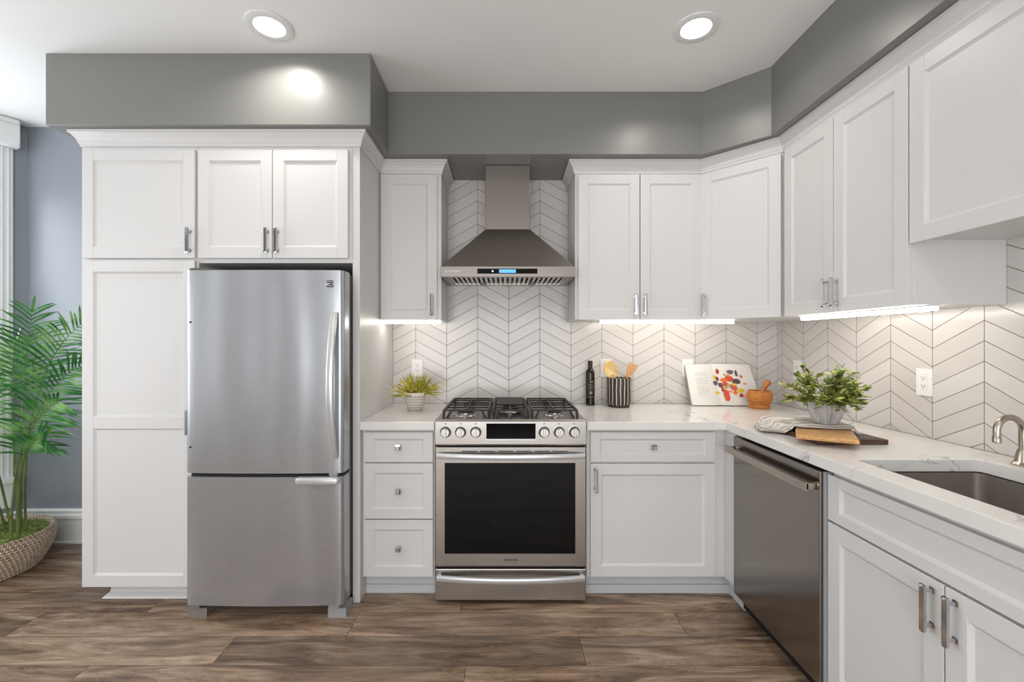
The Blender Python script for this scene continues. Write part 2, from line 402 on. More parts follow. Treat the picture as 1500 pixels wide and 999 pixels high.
def handle(parent, Mx, L=0.125, horiz=False):
    """faceted chrome bar on two square posts; local origin at its middle on the door face, -y outwards"""
    bm = B(); R = Mx
    sec = [(-0.008, -0.024), (-0.0075, -0.031), (0.0, -0.037), (0.0075, -0.031), (0.008, -0.024), (0.0, -0.021)]
    rings = []
    for z, s in ((-L/2, 0.55), (-L/2+0.006, 1), (L/2-0.006, 1), (L/2, 0.55)):
        rings.append([bm.verts.new(R @ Vector((x, -0.029+(y+0.029)*s, z))) for x, y in sec])
    for a, b in zip(rings, rings[1:]):
        for k in range(6): bm.faces.new((a[k], a[(k+1) % 6], b[(k+1) % 6], b[k]))
    bm.faces.new(rings[0][::-1]); bm.faces.new(rings[-1])
    for z in (-L/2+0.016, L/2-0.016):
        box(bm, -0.004, 0.004, -0.026, -0.002, z-0.004, z+0.004, Mx=R)
        box(bm, -0.0075, 0.0075, -0.004, 0.0, z-0.0075, z+0.0075, 0.0015, 1, Mx=R)
    return obj('handle', bm, M['chrome'], parent, label='faceted chrome bar handle')
def knob(parent, Mx):
    bm = B()
    lathe(bm, [(0.0, 0.0), (0.009, 0.0), (0.009, 0.003), (0.0055, 0.006), (0.0055, 0.018), (0.0, 0.018)], seg=16, Mx=Mx @ Matrix.Rotation(PI/2, 4, 'X'))
    prev = [(-0.0125, -0.017), (0.0125, -0.017)]
    rings = []
    for y, s in ((-0.016, 0.010), (-0.020, 0.0135), (-0.026, 0.0135), (-0.031, 0.009)):
        rings.append([bm.verts.new(Mx @ Vector((a*s, y, b*s))) for a, b in ((-1, -1), (1, -1), (1, 1), (-1, 1))])
    for a, b in zip(rings, rings[1:]):
        for k in range(4): bm.faces.new((a[k], a[(k+1) % 4], b[(k+1) % 4], b[k]))
    bm.faces.new(rings[0][::-1]); bm.faces.new(rings[-1])
    return obj('knob', bm, M['chrome'], parent, label='square chrome knob')
def door(parent, Mx, w, h, hp=None, name='door', mids=(), stile=0.056, rail=None, kp=None, L=0.125):
    bm = B(); panel(bm, Mx, w, h, mids=mids, stile=stile, rail=rail)
    d = obj(name, bm, M['white'], parent)
    if hp: handle(d, Mx @ Matrix.Translation((hp[0], -0.02, hp[1])), L)
    if kp: knob(d, Mx @ Matrix.Translation((kp[0], -0.02+0.009, kp[1])))
    return d
A90 = -PI/2
# pantry
FY = -0.67
t = thing('pantry_cabinet', 'tall white shaker pantry cabinet between the grey wall and the refrigerator', 'cabinet', (-1.84, -0.33, 0))
bm = B(); box(bm, -2.14, -1.549, FY, -0.01, 0.09, 2.305, 0.001); obj('body', bm, M['white'], t)
door(t, frame_at(-2.123, FY, 1.7395), 0.565, 2.284-1.7395, (0.543, 0.085))
door(t, frame_at(-2.123, FY, 0.0894), 0.565, 1.729-0.0894, (0.543, 0.83), mids=((0.794, 0.853),), stile=0.058)
bm = B(); sweep(bm, [(-2.04, -0.01), (-2.04, -0.60), (-1.549, -0.60)], [(0, 0), (0.034, 0), (0.030, 0.006), (0.012, 0.022), (0.008, 0.04), (0.0, 0.09)], 0.0)
box(bm, -2.04, -1.549, -0.60, -0.02, 0.001, 0.09); obj('toe_kick', bm, M['white'], t)
# cabinet over fridge + end panel
t = thing('refrigerator_cabinet', 'white two-door cabinet bridging over the refrigerator ', 'cabinet', (-1.15, -0.33, 0))
bm = B(); box(bm, -1.548, -0.772, FY, -0.01, 1.718, 2.305, 0.001); obj('body', bm, M['white'], t)
door(t, frame_at(-1.541, FY, 1.7395), 0.371, 0.5445, (0.35, 0.085))
door(t, frame_at(-1.166, FY, 1.7395), 0.377, 0.5445, (0.025, 0.085))
bm = B(); box(bm, -0.7715, -0.735, FY, -0.01, 0.0, 2.305, 0.001); tag(obj('cabinet_end_board', bm, M['white']), 'full-height white board standing between the refrigerator and the drawer cabinet', 'panel')
# wall cabinets along the back wall
UB, UT = 1.45, 2.305
t = thing('wall_cabinet', 'narrow single-door white wall cabinet between the refrigerator panel and the hood', 'cabinet', (-0.555, -0.16, UB))
bm = B(); box(bm, -0.734, -0.375, -0.31, -0.007, UB, UT, 0.001); obj('body', bm, M['white'], t)
door(t, frame_at(-0.724, -0.31, 1.449), 0.326, 0.848, (0.298, 0.085))
t = thing('wall_cabinet', 'two-door white wall cabinet beside the hood above the striped crock', 'cabinet', (0.78, -0.16, UB))
bm = B(); box(bm, 0.41, 1.1495, -0.31, -0.007, UB, UT, 0.001); obj('body', bm, M['white'], t)
door(t, frame_at(0.427, -0.31, 1.449), 0.356, 0.848, (0.331, 0.085))
door(t, frame_at(0.788, -0.31, 1.449), 0.356, 0.848, (0.024, 0.085))
t = thing('corner_wall_cabinet', 'diagonal white corner wall cabinet with one door above the mortar', 'cabinet', (1.5, -0.3, UB))
bm = B(); prism(bm, [(1.151, -0.007), (1.151, -0.311), (1.4485, -0.609), (1.778, -0.609), (1.778, -0.007)], UB, UT); obj('body', bm, M['white'], t)
da = math.atan2(-0.3, 0.299); dl = math.hypot(0.299, 0.3)
dx, dy = math.cos(da), math.sin(da)
door(t, frame_at(1.15+dx*0.008, -0.31+dy*0.008, 1.449, da), dl-0.018, 0.848, (0.022, 0.085))
t = thing('wall_cabinet', 'deep white two-door wall cabinet above the potted shrub, its two handles close together', 'cabinet', (1.6, -1.0, UB))
bm = B(); box(bm, 1.449, 1.778, -1.342, -0.611, UB, UT, 0.001); obj('body', bm, M['white'], t)
door(t, frame_at(1.449, -0.642, 1.449, A90), 0.337, 0.848, (0.313, 0.085))
door(t, frame_at(1.449, -0.982, 1.449, A90), 0.358, 0.848, (0.024, 0.085))
t = thing('wall_cabinet', 'short white wall cabinet raised high above the sink', 'cabinet', (1.6, -1.8, 1.68))
bm = B(); box(bm, 1.449, 1.778, -2.30, -1.343, 1.68, UT, 0.001); obj('body', bm, M['white'], t)
door(t, frame_at(1.449, -1.345, 1.664, A90), 0.476, 0.633)
door(t, frame_at(1.449, -1.824, 1.664, A90), 0.470, 0.633, (0.02, 0.09))
# base cabinets
BY = -0.63; CT = 0.915; CB = 0.873
t = thing('drawer_cabinet', 'narrow white base cabinet with three drawers next to the range', 'cabinet', (-0.55, -0.3, 0))
bm = B(); box(bm, -0.734, -0.362, BY, -0.01, 0.11, CB-0.001, 0.001); obj('body', bm, M['white'], t)
bm = B(); box(bm, -0.734, -0.362, -0.575, -0.02, 0.0, 0.11); box(bm, -0.734, -0.362, -0.585, -0.57, 0.0, 0.045, 0.002); obj('toe_kick', bm, M['toe'], t)
for z0, z1 in ((0.705, 0.8586), (0.416, 0.699), (0.120, 0.410)):
    st = 0.05 if z1-z0 > 0.2 else 0.036
    door(t, frame_at(-0.721, BY, z0), 0.352, z1-z0, None, 'drawer', kp=(0.176, (z1-z0)/2), stile=0.05, rail=st)
t = thing('base_cabinet', 'white base cabinet with one drawer over one door, turning the corner beside the dishwasher', 'cabinet', (0.8, -0.3, 0))
bm = B(); box(bm, 0.418, 1.13, BY, -0.01, 0.11, CB-0.001, 0.001); box(bm, 1.13, 1.77, -0.738, -0.01, 0.11, CB-0.001); obj('body', bm, M['white'], t)
bm = B(); box(bm, 0.418, 1.19, -0.575, -0.02, 0.0, 0.11); box(bm, 0.418, 1.185, -0.587, -0.57, 0.0, 0.045, 0.002); box(bm, 1.175, 1.25, -0.738, -0.575, 0.0, 0.11); obj('toe_kick', bm, M['toe'], t)
door(t, frame_at(0.4355, BY, 0.706), 0.638, 0.1526, None, 'drawer', kp=(0.322, 0.076), stile=0.05, rail=0.036)
door(t, frame_at(0.4355, BY, 0.120), 0.638, 0.577, (0.025, 0.50))
t = thing('sink_cabinet', 'white base cabinet under the sink with false drawer front and two doors', 'cabinet', (1.45, -1.8, 0))
SX = 1.155
bm = B()
box(bm, SX, SX+0.02, -2.30, -1.357, 0.11, CB-0.001); box(bm, SX+0.02, 1.77, -1.375, -1.357, 0.11, CB-0.001); box(bm, SX+0.02, 1.77, -2.30, -2.282, 0.11, CB-0.001); box(bm, SX+0.02, 1.77, -2.282, -1.375, 0.11, 0.128)
obj('body', bm, M['white'], t)
bm = B(); box(bm, 1.20, 1.22, -2.30, -1.36, 0, 0.11); obj('toe_kick', bm, M['toe'], t)
door(t, frame_at(SX, -1.353, 0.695, A90), 0.83, 0.158, None, 'drawer_front', stile=0.055, rail=0.036)
door(t, frame_at(SX, -1.353, 0.112, A90), 0.413, 0.575, (0.384, 0.50))
door(t, frame_at(SX, -1.770, 0.112, A90), 0.413, 0.575, (0.028, 0.50))

# ------------------------------------------------------------------ countertops
def slab(name, outer, holes, label):
    bm = B(); es = []
    for loop in [outer]+holes:
        vs = [bm.verts.new((x, y, CB)) for x, y in loop]
        es += [bm.edges.new((vs[i], vs[(i+1) % len(vs)])) for i in range(len(vs))]
    r = bmesh.ops.triangle_fill(bm, edges=es, use_beauty=True)
    fs = [f for f in r['geom'] if isinstance(f, bmesh.types.BMFace)]
    e = bmesh.ops.extrude_face_region(bm, geom=fs)
    bmesh.ops.translate(bm, verts=[v for v in e['geom'] if isinstance(v, bmesh.types.BMVert)], vec=(0, 0, CT-CB))
    o = obj(name, bm, M['quartz']); md = o.modifiers.new('edge', 'BEVEL'); md.width = 0.0025; md.segments = 2; md.limit_method = 'ANGLE'; md.angle_limit = 0.9
    return tag(o, label, 'countertop')
def rrect(x0, x1, y0, y1, r, n=5):
    pts = []
    for cx, cy, a in ((x1-r, y1-r, 0), (x0+r, y1-r, 90), (x0+r, y0+r, 180), (x1-r, y0+r, 270)):
        for k in range(n+1): q = math.radians(a+90*k/n); pts.append((cx+r*math.cos(q), cy+r*math.sin(q)))
    return pts
slab('countertop', [(-0.734, -0.0065), (-0.734, -0.675), (-0.358, -0.675), (-0.358, -0.0065)], [], 'short white quartz countertop under the grassy plant')
SKX0, SKX1, SKY0, SKY1 = 1.200, 1.625, -2.12, -1.395
slab('countertop', [(0.413, -0.0065), (0.413, -0.675), (1.112, -0.675), (1.112, -2.32), (1.7785, -2.32), (1.7785, -0.0065)], [rrect(SKX0, SKX1, SKY0, SKY1, 0.022)], 'long L-shaped white quartz countertop with grey veins and the sink cut-out')
# sink
t = thing('sink', 'rectangular undermount stainless steel sink set below the quartz countertop', 'sink', (1.41, -1.76, 0.65))
bm = B(); g = 0.004; R = []
for (ins, z, r) in ((-0.018, CB-0.005, 0.03), (-g, CB-0.005, 0.03), (-g, CB-0.012, 0.03), (0.0, 0.70, 0.035), (0.012, 0.668, 0.045), (0.05, 0.655, 0.05)):
    R.append([bm.verts.new((x, y, z)) for x, y in rrect(SKX0+ins, SKX1-ins, SKY0+ins, SKY1-ins, r, 6)])
for a, b in zip(R, R[1:]):
    for k in range(len(a)): bm.faces.new((a[k], a[(k+1) % len(a)], b[(k+1) % len(a)], b[k]))
bm.faces.new(R[-1])
o = obj('basin', bm, M['steel_sink'], t, True)
md = o.modifiers.new('thick', 'SOLIDIFY'); md.thickness = 0.0015; md.offset = 1
bm = B(); lathe(bm, [(0.0, 0.002), (0.03, 0.002), (0.036, 0.006), (0.045, 0.006), (0.047, 0.0)], (1.41, -1.76, 0.655), 28); obj('drain', bm, M['chrome'], t, True)
# faucet
t = thing('faucet', 'small gooseneck brushed nickel faucet standing behind the sink corner', 'faucet', (1.685, -1.47, CT))
bm = B(); lathe(bm, [(0, 0), (0.026, 0), (0.027, 0.004), (0.024, 0.008), (0.020, 0.012), (0.017, 0.03), (0.0135, 0.048), (0.012, 0.052), (0, 0.052)], (1.685, -1.47, CT), 28); obj('base', bm, M['nickel'], t, True)
bm = B(); pts = [(1.685, -1.47, CT+0.05), (1.685, -1.47, CT+0.10)]
for k in range(13): q = PI*k/12; pts.append((1.643+0.042*math.cos(q), -1.47, CT+0.115+0.042*math.sin(q)))
pts.append((1.601, -1.47, CT+0.092))
tube(bm, pts, 0.0098, 16); obj('spout', bm, M['nickel'], t, True)
bm = B(); lathe(bm, [(0.0, 0), (0.0095, 0), (0.0112, 0.002), (0.0112, 0.020), (0.0098, 0.022)], (1.601, -1.47, CT+0.074), 20); obj('aerator', bm, M['nickel'], t, True)
bm = B(); tube(bm, [(1.70, -1.47, CT+0.032), (1.735, -1.47, CT+0.036), (1.75, -1.47, CT+0.037)], [0.006, 0.005, 0.0045], 12); obj('lever', bm, M['nickel'], t, True)

# ------------------------------------------------------------------ range
t = thing('range', 'stainless steel gas range with dark oven window beneath the hood', 'range', (0.0275, -0.35, 0))
XL, XR = -0.351, 0.406; FR = -0.69
bm = B(); box(bm, XL+0.002, XR-0.002, -0.655, -0.01, 0.03, 0.913); obj('body', bm, M['steel'], t)
for fx in (XL+0.05, XR-0.05):
    for fy in (-0.6, -0.08):
        bm = B(); lathe(bm, [(0, 0), (0.018, 0), (0.018, 0.008), (0.009, 0.010), (0.009, 0.03), (0, 0.03)], (fx, fy, 0), 16); obj('foot', bm, M['dark'], t)
bm = B(); box(bm, XL-0.004, XR+0.004, -0.655, -0.012, 0.9155, 0.925, 0.003); box(bm, XL+0.02, XR-0.02, -0.06, -0.012, 0.925, 0.945, 0.004)
obj('cooktop', bm, M['steel'], t)
# control panel (slightly tilted) with display and six knobs
bm = B(); vs = [(-0.655, 0.80), (-0.688, 0.80), (-0.690, 0.806), (-0.690, 0.919), (-0.681, 0.930), (-0.655, 0.930)]
a = [bm.verts.new((XL, y, z)) for y, z in vs]; b = [bm.verts.new((XR, y, z)) for y, z in vs]
bm.faces.new(a); bm.faces.new(b[::-1])
for k in range(6): bm.faces.new((a[k], b[k], b[(k+1) % 6], a[(k+1) % 6]))
cp = obj('control_panel', bm, M['steel'], t)
bm = B()
for x0, x1, z0, z1 in ((-0.100, 0.158, 0.911, 0.917), (-0.100, 0.158, 0.826, 0.834), (-0.100, -0.094, 0.834, 0.911), (0.152, 0.158, 0.834, 0.911)): box(bm, x0, x1, -0.698, -0.686, z0, z1, 0.001)
obj('display_frame', bm, M['silver'], cp)
bm = B(); box(bm, -0.094, 0.152, -0.694, -0.686, 0.834, 0.911); ds = obj('display', bm, M['blackgloss'], cp, label='black glass display')
for x in (-0.298, -0.223, -0.147, 0.195, 0.270, 0.346):
    Mk = Matrix.Translation((x, -0.690, 0.868)) @ Matrix.Rotation(PI/2, 4, 'X')
    bm = B(); lathe(bm, [(0.0, 0.0), (0.030, 0.0), (0.030, 0.003), (0.0265, 0.004), (0.0265, 0.002)], seg=32, Mx=Mk)
    bz = obj('knob_bezel', bm, M['silver'], cp, True)
    bm = B(); lathe(bm, [(0.0, 0.003), (0.0265, 0.003), (0.0262, 0.0045), (0, 0.0045)], seg=32, Mx=Mk); obj('knob_ring', bm, M['dark'], cp)
    bm = B(); lathe(bm, [(0.0, 0.004), (0.0225, 0.004), (0.0215, 0.026), (0.0195, 0.030), (0, 0.030)], seg=32, Mx=Mk)
    box(bm, -0.0055, 0.0055, -0.021, 0.021, 0.028, 0.038, 0.0015, 1, Mx=Mk)
    obj('knob', bm, M['burnersteel'], cp, True)
    bm = B(); box(bm, x-0.004, x-0.001, -0.6905, -0.688, 0.906, 0.911); box(bm, x+0.001, x+0.004, -0.6905, -0.688, 0.906, 0.911); obj('knob_marking', bm, M['dark'], cp)
# oven door
bm = B(); box(bm, XL, XR, FR, -0.657, 0.192, 0.791, 0.004); dr = obj('oven_door', bm, M['steel'], t)
bm = B(); box(bm, XL+0.006, XR-0.006, -0.672, -0.657, 0.792, 0.80); obj('gap_strip', bm, M['dark'], t)
bm = B(); box(bm, -0.3035, 0.352, FR-0.0015, FR+0.004, 0.257, 0.7125, 0.001); obj('oven_window', bm, M['blackgloss'], dr, label='black oven window glass')
bm = B()
for k in range(6): box(bm, -0.216+k*0.0905, -0.216+k*0.0905+0.076, FR-0.0006, FR+0.002, 0.7685, 0.7725)
obj('vent_slot', bm, M['dark'], dr)
def bowbar(parent, z, name, y0=FR, sag=0.030, th=0.026, dz=-0.0):
    bm = B(); pts = []
    for k in range(25):
        u = k/24; x = XL+0.012+(XR-XL-0.024)*u; s = 4*u*(1-u)
        pts.append((x, y0-0.022-sag*s, z+dz*s))
    tube(bm, pts, 1.0, flat=(0.018, th), up=(0, 0, 1))
    for x in (XL+0.022, XR-0.022): box(bm, x-0.010, x+0.010, y0-0.028, y0, z-0.010, z+0.010, 0.003)
    return obj(name, bm, M['silver'], parent, True, 'bowed silver bar handle', 50)
bowbar(dr, 0.752, 'handle', sag=0.028)
text('lettering', 'SAMSUNG', 0.0155, (0.0285, FR-0.001, 0.226), (PI/2, 0, 0), M['dark'], dr)
bm = B(); box(bm, XL+0.004, XR-0.004, -0.68, -0.657, 0.182, 0.192); obj('gap_strip', bm, M['dark'], t)
bm = B(); box(bm, XL, XR, FR, -0.657, 0.022, 0.180, 0.004); dw = obj('drawer', bm, M['steel'], t); bowbar(dw, 0.146, 'handle', sag=0.028)
# burners and grates
ZB = 0.925
for x, y, r in ((-0.215, -0.50, 0.048), (-0.215, -0.21, 0.038), (0.0275, -0.36, 0.055), (0.27, -0.50, 0.042), (0.27, -0.21, 0.042)):
    bm = B(); lathe(bm, [(0, 0), (r*1.5, 0), (r*1.45, 0.003), (r*1.1, 0.005), (r, 0.006), (r, 0.013), (r*0.9, 0.014), (0, 0.014)], (x, y, ZB), 32); bn = obj('burner', bm, M['burnersteel'], t, True)
    bm = B(); lathe(bm, [(0, 0.0142), (r*0.88, 0.0142), (r*0.85, 0.021), (r*0.75, 0.023), (0, 0.023)], (x, y, ZB), 32); obj('burner_cap', bm, M['iron'], bn, True)
GZ = 0.962
for gi, (x0, x1) in enumerate(((-0.318, -0.085), (-0.062, 0.117), (0.140, 0.373))):
    bm = B(); y0, y1 = -0.60, -0.11; s = 0.0055
    side = gi == 1
    for x in (x0, x1):
        tube(bm, [(x, y0-0.025, ZB), (x, y0, GZ-0.003), (x, y0+0.02, GZ), (x, y1, GZ), (x, y1+0.015, ZB)], 1.0, flat=(0.011, 0.013), up=(1, 0, 0))
    ny = 6
    for k in range(ny):
        y = y0+0.004+(y1-y0-0.008)*k/(ny-1)
        box(bm, x0, x1, y-0.0032, y+0.0032, GZ-0.004, GZ+0.005, 0.001, 1)
    xm = (x0+x1)/2
    box(bm, xm-0.005, xm+0.005, y0, y1, GZ-0.004, GZ+0.005, 0.001, 1)
    for xx in (x0+0.035, x1-0.035):
        tube(bm, [(xx-0.018*(1 if xx < xm else -1), y0-0.022, ZB), (xx, y0, GZ-0.003), (xx, y0+0.02, GZ-0.003)], 1.0, flat=(0.010, 0.010), up=(1, 0, 0))
    if side: box(bm, x0+0.012, x1-0.012, y0+0.16, y1-0.01, GZ+0.004, GZ+0.010, 0.003)
    obj('grate', bm, M['iron'], t)

# ------------------------------------------------------------------ range hood
t = thing('range_hood', 'stainless steel chimney range hood with a sloped canopy above the range', 'range hood', (0.015, -0.2, 1.69))
hx0, hx1, hy = -0.366, 0.396, -0.40; cx0, cx1, cy = -0.118, 0.148, -0.255
bm = B()
lo = [bm.verts.new(p) for p in ((hx0, hy, 1.747), (hx1, hy, 1.747), (hx1, -0.008, 1.747), (hx0, -0.008, 1.747))]
hi = [bm.verts.new(p) for p in ((cx0, cy, 1.994), (cx1, cy, 1.994), (cx1, -0.008, 1.994), (cx0, -0.008, 1.994))]
for k in range(4): bm.faces.new((lo[k], lo[(k+1) % 4], hi[(k+1) % 4], hi[k]))
bm.faces.new(hi); bm.faces.new(lo[::-1])
obj('canopy', bm, M['steel_hood'], t)
bm = B()
for a in ((hx0, hx1, hy, hy+0.012), (hx0, hx1, -0.02, -0.008), (hx0, hx0+0.012, hy+0.012, -0.02), (hx1-0.012, hx1, hy+0.012, -0.02)): box(bm, a[0], a[1], a[2], a[3], 1.688, 1.748, 0.0015)
bnd = obj('front_band', bm, M['steel_hood'], t)
bm = B()
for a in ((hx0+0.012, hx1-0.012, hy+0.012, hy+0.04), (hx0+0.012, hx1-0.012, -0.05, -0.02), (hx0+0.012, hx0+0.045, hy+0.04, -0.05), (hx1-0.045, hx1-0.012, hy+0.04, -0.05)): box(bm, a[0], a[1], a[2], a[3], 1.690, 1.700)
obj('underside_frame', bm, M['steel'], t)
bm = B(); nb = 24
for k in range(nb):
    x = hx0+0.05+(hx1-hx0-0.10)*k/(nb-1); box(bm, x-0.0085, x+0.0085, hy+0.04, -0.05, 1.693, 1.699, 0.002, 1)
obj('baffle_filter', bm, M['steel'], t)
bm = B(); box(bm, hx0+0.02, hx1-0.02, hy+0.03, -0.03, 1.712, 1.714); obj('filter_recess', bm, M['dark'], t)
for x in (-0.14, 0.17):
    bm = B(); lathe(bm, [(0, -0.004), (0.018, -0.004), (0.022, 0.0), (0.022, 0.008), (0, 0.008)], (x, -0.062, 1.689), 20); obj('lamp_lens', bm, M['greyplastic'], t)
bm = B(); box(bm, cx0, cx1, cy, -0.008, 1.994, 2.379, 0.002); obj('chimney', bm, M['steel_hood'], t)
bm = B(); box(bm, -0.158, 0.183, hy-0.0015, hy+0.002, 1.706, 1.735, 0.0005); cpn = obj('control_strip', bm, M['blackgloss'], bnd)
bm = B(); box(bm, -0.034, 0.060, hy-0.0025, hy-0.001, 1.711, 1.730); obj('blue_display', bm, M['lcd'], bnd, label='lit blue display')
bm = B(); lathe(bm, [(0, 0), (0.0045, 0), (0.0045, 0.001), (0, 0.001)], seg=16, Mx=Matrix.Translation((-0.071, hy-0.0012, 1.7205)) @ Matrix.Rotation(PI/2, 4, 'X')); obj('indicator_light', bm, M['lcdw'], bnd)
bm = B()
v = [bm.verts.new(p) for p in ((-0.339, hy-0.001, 1.714), (-0.331, hy-0.001, 1.714), (-0.335, hy-0.001, 1.727))]; bm.faces.new(v)
obj('logo_mark', bm, M['silver'], bnd)
text('lettering', 'XTREMEAIR', 0.0135, (-0.292, hy-0.001, 1.7205), (PI/2, 0, 0), M['silver'], bnd)

# ------------------------------------------------------------------ refrigerator
t = thing('refrigerator', 'stainless steel bottom-freezer refrigerator with one curved handle standing in its cabinet bay', 'refrigerator', (-1.137, -0.4, 0))
rx0, rx1 = -1.512, -0.764; ry = -0.82
bm = B(); box(bm, rx0+0.004, rx1-0.012, -0.725, -0.06, 0.045, 1.655, 0.006); obj('body', bm, M['fridgeside'], t)
def fdoor(z0, z1, name):
    bm = B(); pts = [(rx0, -0.738)]; n = 24; r = 0.022
    for k in range(7): q = PI+PI/2*k/6; pts.append((rx0+r+r*math.cos(q), ry+r+r*math.sin(q)))
    for k in range(1, n): u = k/n; pts.append((rx0+r+(rx1-rx0-2*r)*u, ry-0.010*4*u*(1-u)))
    for k in range(7): q = -PI/2+PI/2*k/6; pts.append((rx1-r+r*math.cos(q), ry+r+r*math.sin(q)))
    pts.append((rx1, -0.738)); prism(bm, pts, z0, z1)
    return obj(name, bm, M['steel_fr'], t, True, angle=40)
ud = fdoor(0.700, 1.657, 'door'); fd = fdoor(0.076, 0.682, 'freezer_drawer')
bm = B(); box(bm, rx0+0.01, rx1-0.008, -0.739, -0.724, 0.08, 1.65); obj('gasket', bm, M['dark'], t)
bm = B(); box(bm, rx0+0.01, rx1-0.01, -0.79, -0.739, 0.6825, 0.6995); obj('gap_strip', bm, M['dark'], t)
bm = B(); box(bm, rx1-0.07, rx1-0.03, -0.815, -0.79, 0.683, 0.699, 0.002); obj('hinge', bm, M['greyplastic'], t)
bm = B(); box(bm, rx0+0.005, rx0+0.10, -0.80, -0.66, 1.658, 1.672, 0.005); obj('hinge_cover', bm, M['fridgeside'], t)
# handle bowed towards the room
bm = B(); pts = []
for k in range(25):
    u = k/24; s = math.sin(PI*u)**0.8; pts.append((-0.800, ry-0.012-0.062*s, 0.775+0.680*u))
tube(bm, pts, 1.0, flat=(0.030, 0.018), up=(0, -1, 0)); obj('handle', bm, M['silver'], ud, True, 'bowed silver handle', 50)
bm = B(); box(bm, -0.979, -0.776, ry-0.036, ry+0.004, 0.650, 0.686, 0.012, 4); obj('handle', bm, M['silver'], fd, True, 'low silver grip along the drawer top', 50)
for z in (1.412, 0.822):
    bm = B(); lathe(bm, [(0, 0), (0.0045, 0), (0.0035, 0.004), (0, 0.005)], seg=12, Mx=Matrix.Translation((rx0+0.026, ry-0.001, z)) @ Matrix.Rotation(PI/2, 4, 'X')); obj('plug', bm, M['dark'], ud)
bm = B(); ex, ez, s = -0.842, 1.575, 0.034
box(bm, ex, ex+s, ry-0.0065, ry+0.001, ez, ez+s, 0.001); lg = obj('emblem', bm, M['silver'], ud)
bm = B()
for k, (dz, h) in enumerate(((0.029, 0.004), (0.021, 0.005), (0.002, 0.005))): box(bm, ex+0.001, ex+s-0.001, ry-0.0075, ry-0.006, ez+dz, ez+dz+h)
for sgn in (0, 1):
    v = [bm.verts.new((ex+x, ry-0.0075, ez+z)) for x, z in (((0.001, 0.009), (0.012, 0.009), (0.033, 0.019), (0.022, 0.019)) if sgn else ((0.018, 0.013), (0.033, 0.007), (0.033, 0.011), (0.022, 0.016)))]; bm.faces.new(v)
obj('emblem_bars', bm, M['dark'], ud)
for x0, m_, lab in ((rx0-0.002, 'taupeplastic', 'taupe foot'), (rx1-0.084, 'greyplastic', 'grey foot')):
    bm = B(); x1 = x0+0.086
    prism(bm, [(x0, -0.792), (x1, -0.792), (x1, -0.70), (x0, -0.70)], 0.0, 0.045)
    box(bm, x0+0.004, x1-0.03, -0.80, -0.74, 0.045, 0.074, 0.003)
    obj('foot', bm, M[m_], t, label=lab)
bm = B(); box(bm, rx0+0.09, rx1-0.09, -0.735, -0.70, 0.03, 0.07); obj('grille', bm, M['fridgeside'], t)

# ------------------------------------------------------------------ dishwasher
t = thing('dishwasher', 'stainless steel dishwasher with a long bar handle under the countertop', 'dishwasher', (1.45, -1.05, 0))
dy0, dy1 = -1.338, -0.742; DX = 1.118
bm = B(); box(bm, 1.165, 1.75, dy0+0.004, dy1-0.004, 0.02, CB-0.004); obj('body', bm, M['dark'], t)
bm = B(); box(bm, DX, DX+0.04, dy0, dy1, 0.092, 0.858, 0.004); dd = obj('door', bm, M['steel_dw'], t)
bm = B(); box(bm, DX+0.010, DX+0.045, dy0-0.012, dy0-0.001, 0.092, 0.858, 0.002); obj('door_edge', bm, M['greyplastic'], dd)
bm = B(); box(bm, 1.205, 1.215, dy0+0.01, dy1-0.01, 0.004, 0.09); obj('toe_kick', bm, M['dark'], t)
bm = B(); pts = [(DX-0.040, dy1-0.004, 0.800), (DX-0.040, dy0+0.012, 0.800)]
tube(bm, pts, 1.0, flat=(0.016, 0.030), up=(0, 0, 1))
for y in (dy1-0.014, dy0+0.022): box(bm, DX-0.040, DX+0.001, y-0.010, y+0.010, 0.788, 0.812, 0.002)
obj('handle', bm, M['nickel'], dd, True, 'square-ended bar handle', 40)

# ------------------------------------------------------------------ lamps
def led(x0, x1, y0, y1, z, lab):
    t = thing('under_cabinet_light', lab, 'light', ((x0+x1)/2, (y0+y1)/2, z), 'linear lights under the wall cabinets')
    bm = B(); box(bm, x0-0.003, x1+0.003, y0-0.003, y1+0.003, z-0.005, z-0.0005); obj('housing', bm, M['trimwhite'], t)
    bm = B(); box(bm, x0, x1, y0, y1, z-0.020, z-0.005, 0.003); obj('diffuser', bm, M['led'], t)
led(-0.72, -0.385, -0.275, -0.250, UB, 'short lit light bar under the narrow wall cabinet by the refrigerator')
led(0.57, 1.37, -0.262, -0.237, UB, 'long lit light bar under the two-door and corner cabinets')
led(1.515, 1.545, -1.335, -0.64, UB, 'lit light bar above the potted shrub on the side wall')
def can(x, y, lab, vis=True):
    t = thing('ceiling_light', lab, 'light', (x, y, ZC), 'round recessed ceiling lights')
    bm = B(); lathe(bm, [(0.062, -0.002), (0.066, -0.007), (0.085, -0.009), (0.098, -0.005), (0.100, -0.0005), (0.062, -0.0005)], (x, y, ZC), 48); obj('trim_ring', bm, M['trimwhite'], t, True)
    bm = B(); lathe(bm, [(0, -0.004), (0.050, -0.004), (0.063, -0.003), (0.063, -0.001), (0, -0.001)], (x, y, ZC), 48); obj('diffuser', bm, M['can'], t, True)
    l = bpy.data.lights.new('downlight', 'AREA'); l.shape = 'DISK'; l.size = 0.12; l.energy = CAN_POWER; l.color = (1.0, 0.95, 0.88); l.spread = math.radians(150)
    o = bpy.data.objects.new('downlight', l); C.objects.link(o); o.parent = t; o.location = (0, 0, -0.012)
can(-1.055, -0.93, 'recessed ceiling light in front of the soffit over the refrigerator')
can(0.858, -0.92, 'recessed ceiling light above the corner of the L-shaped countertop')
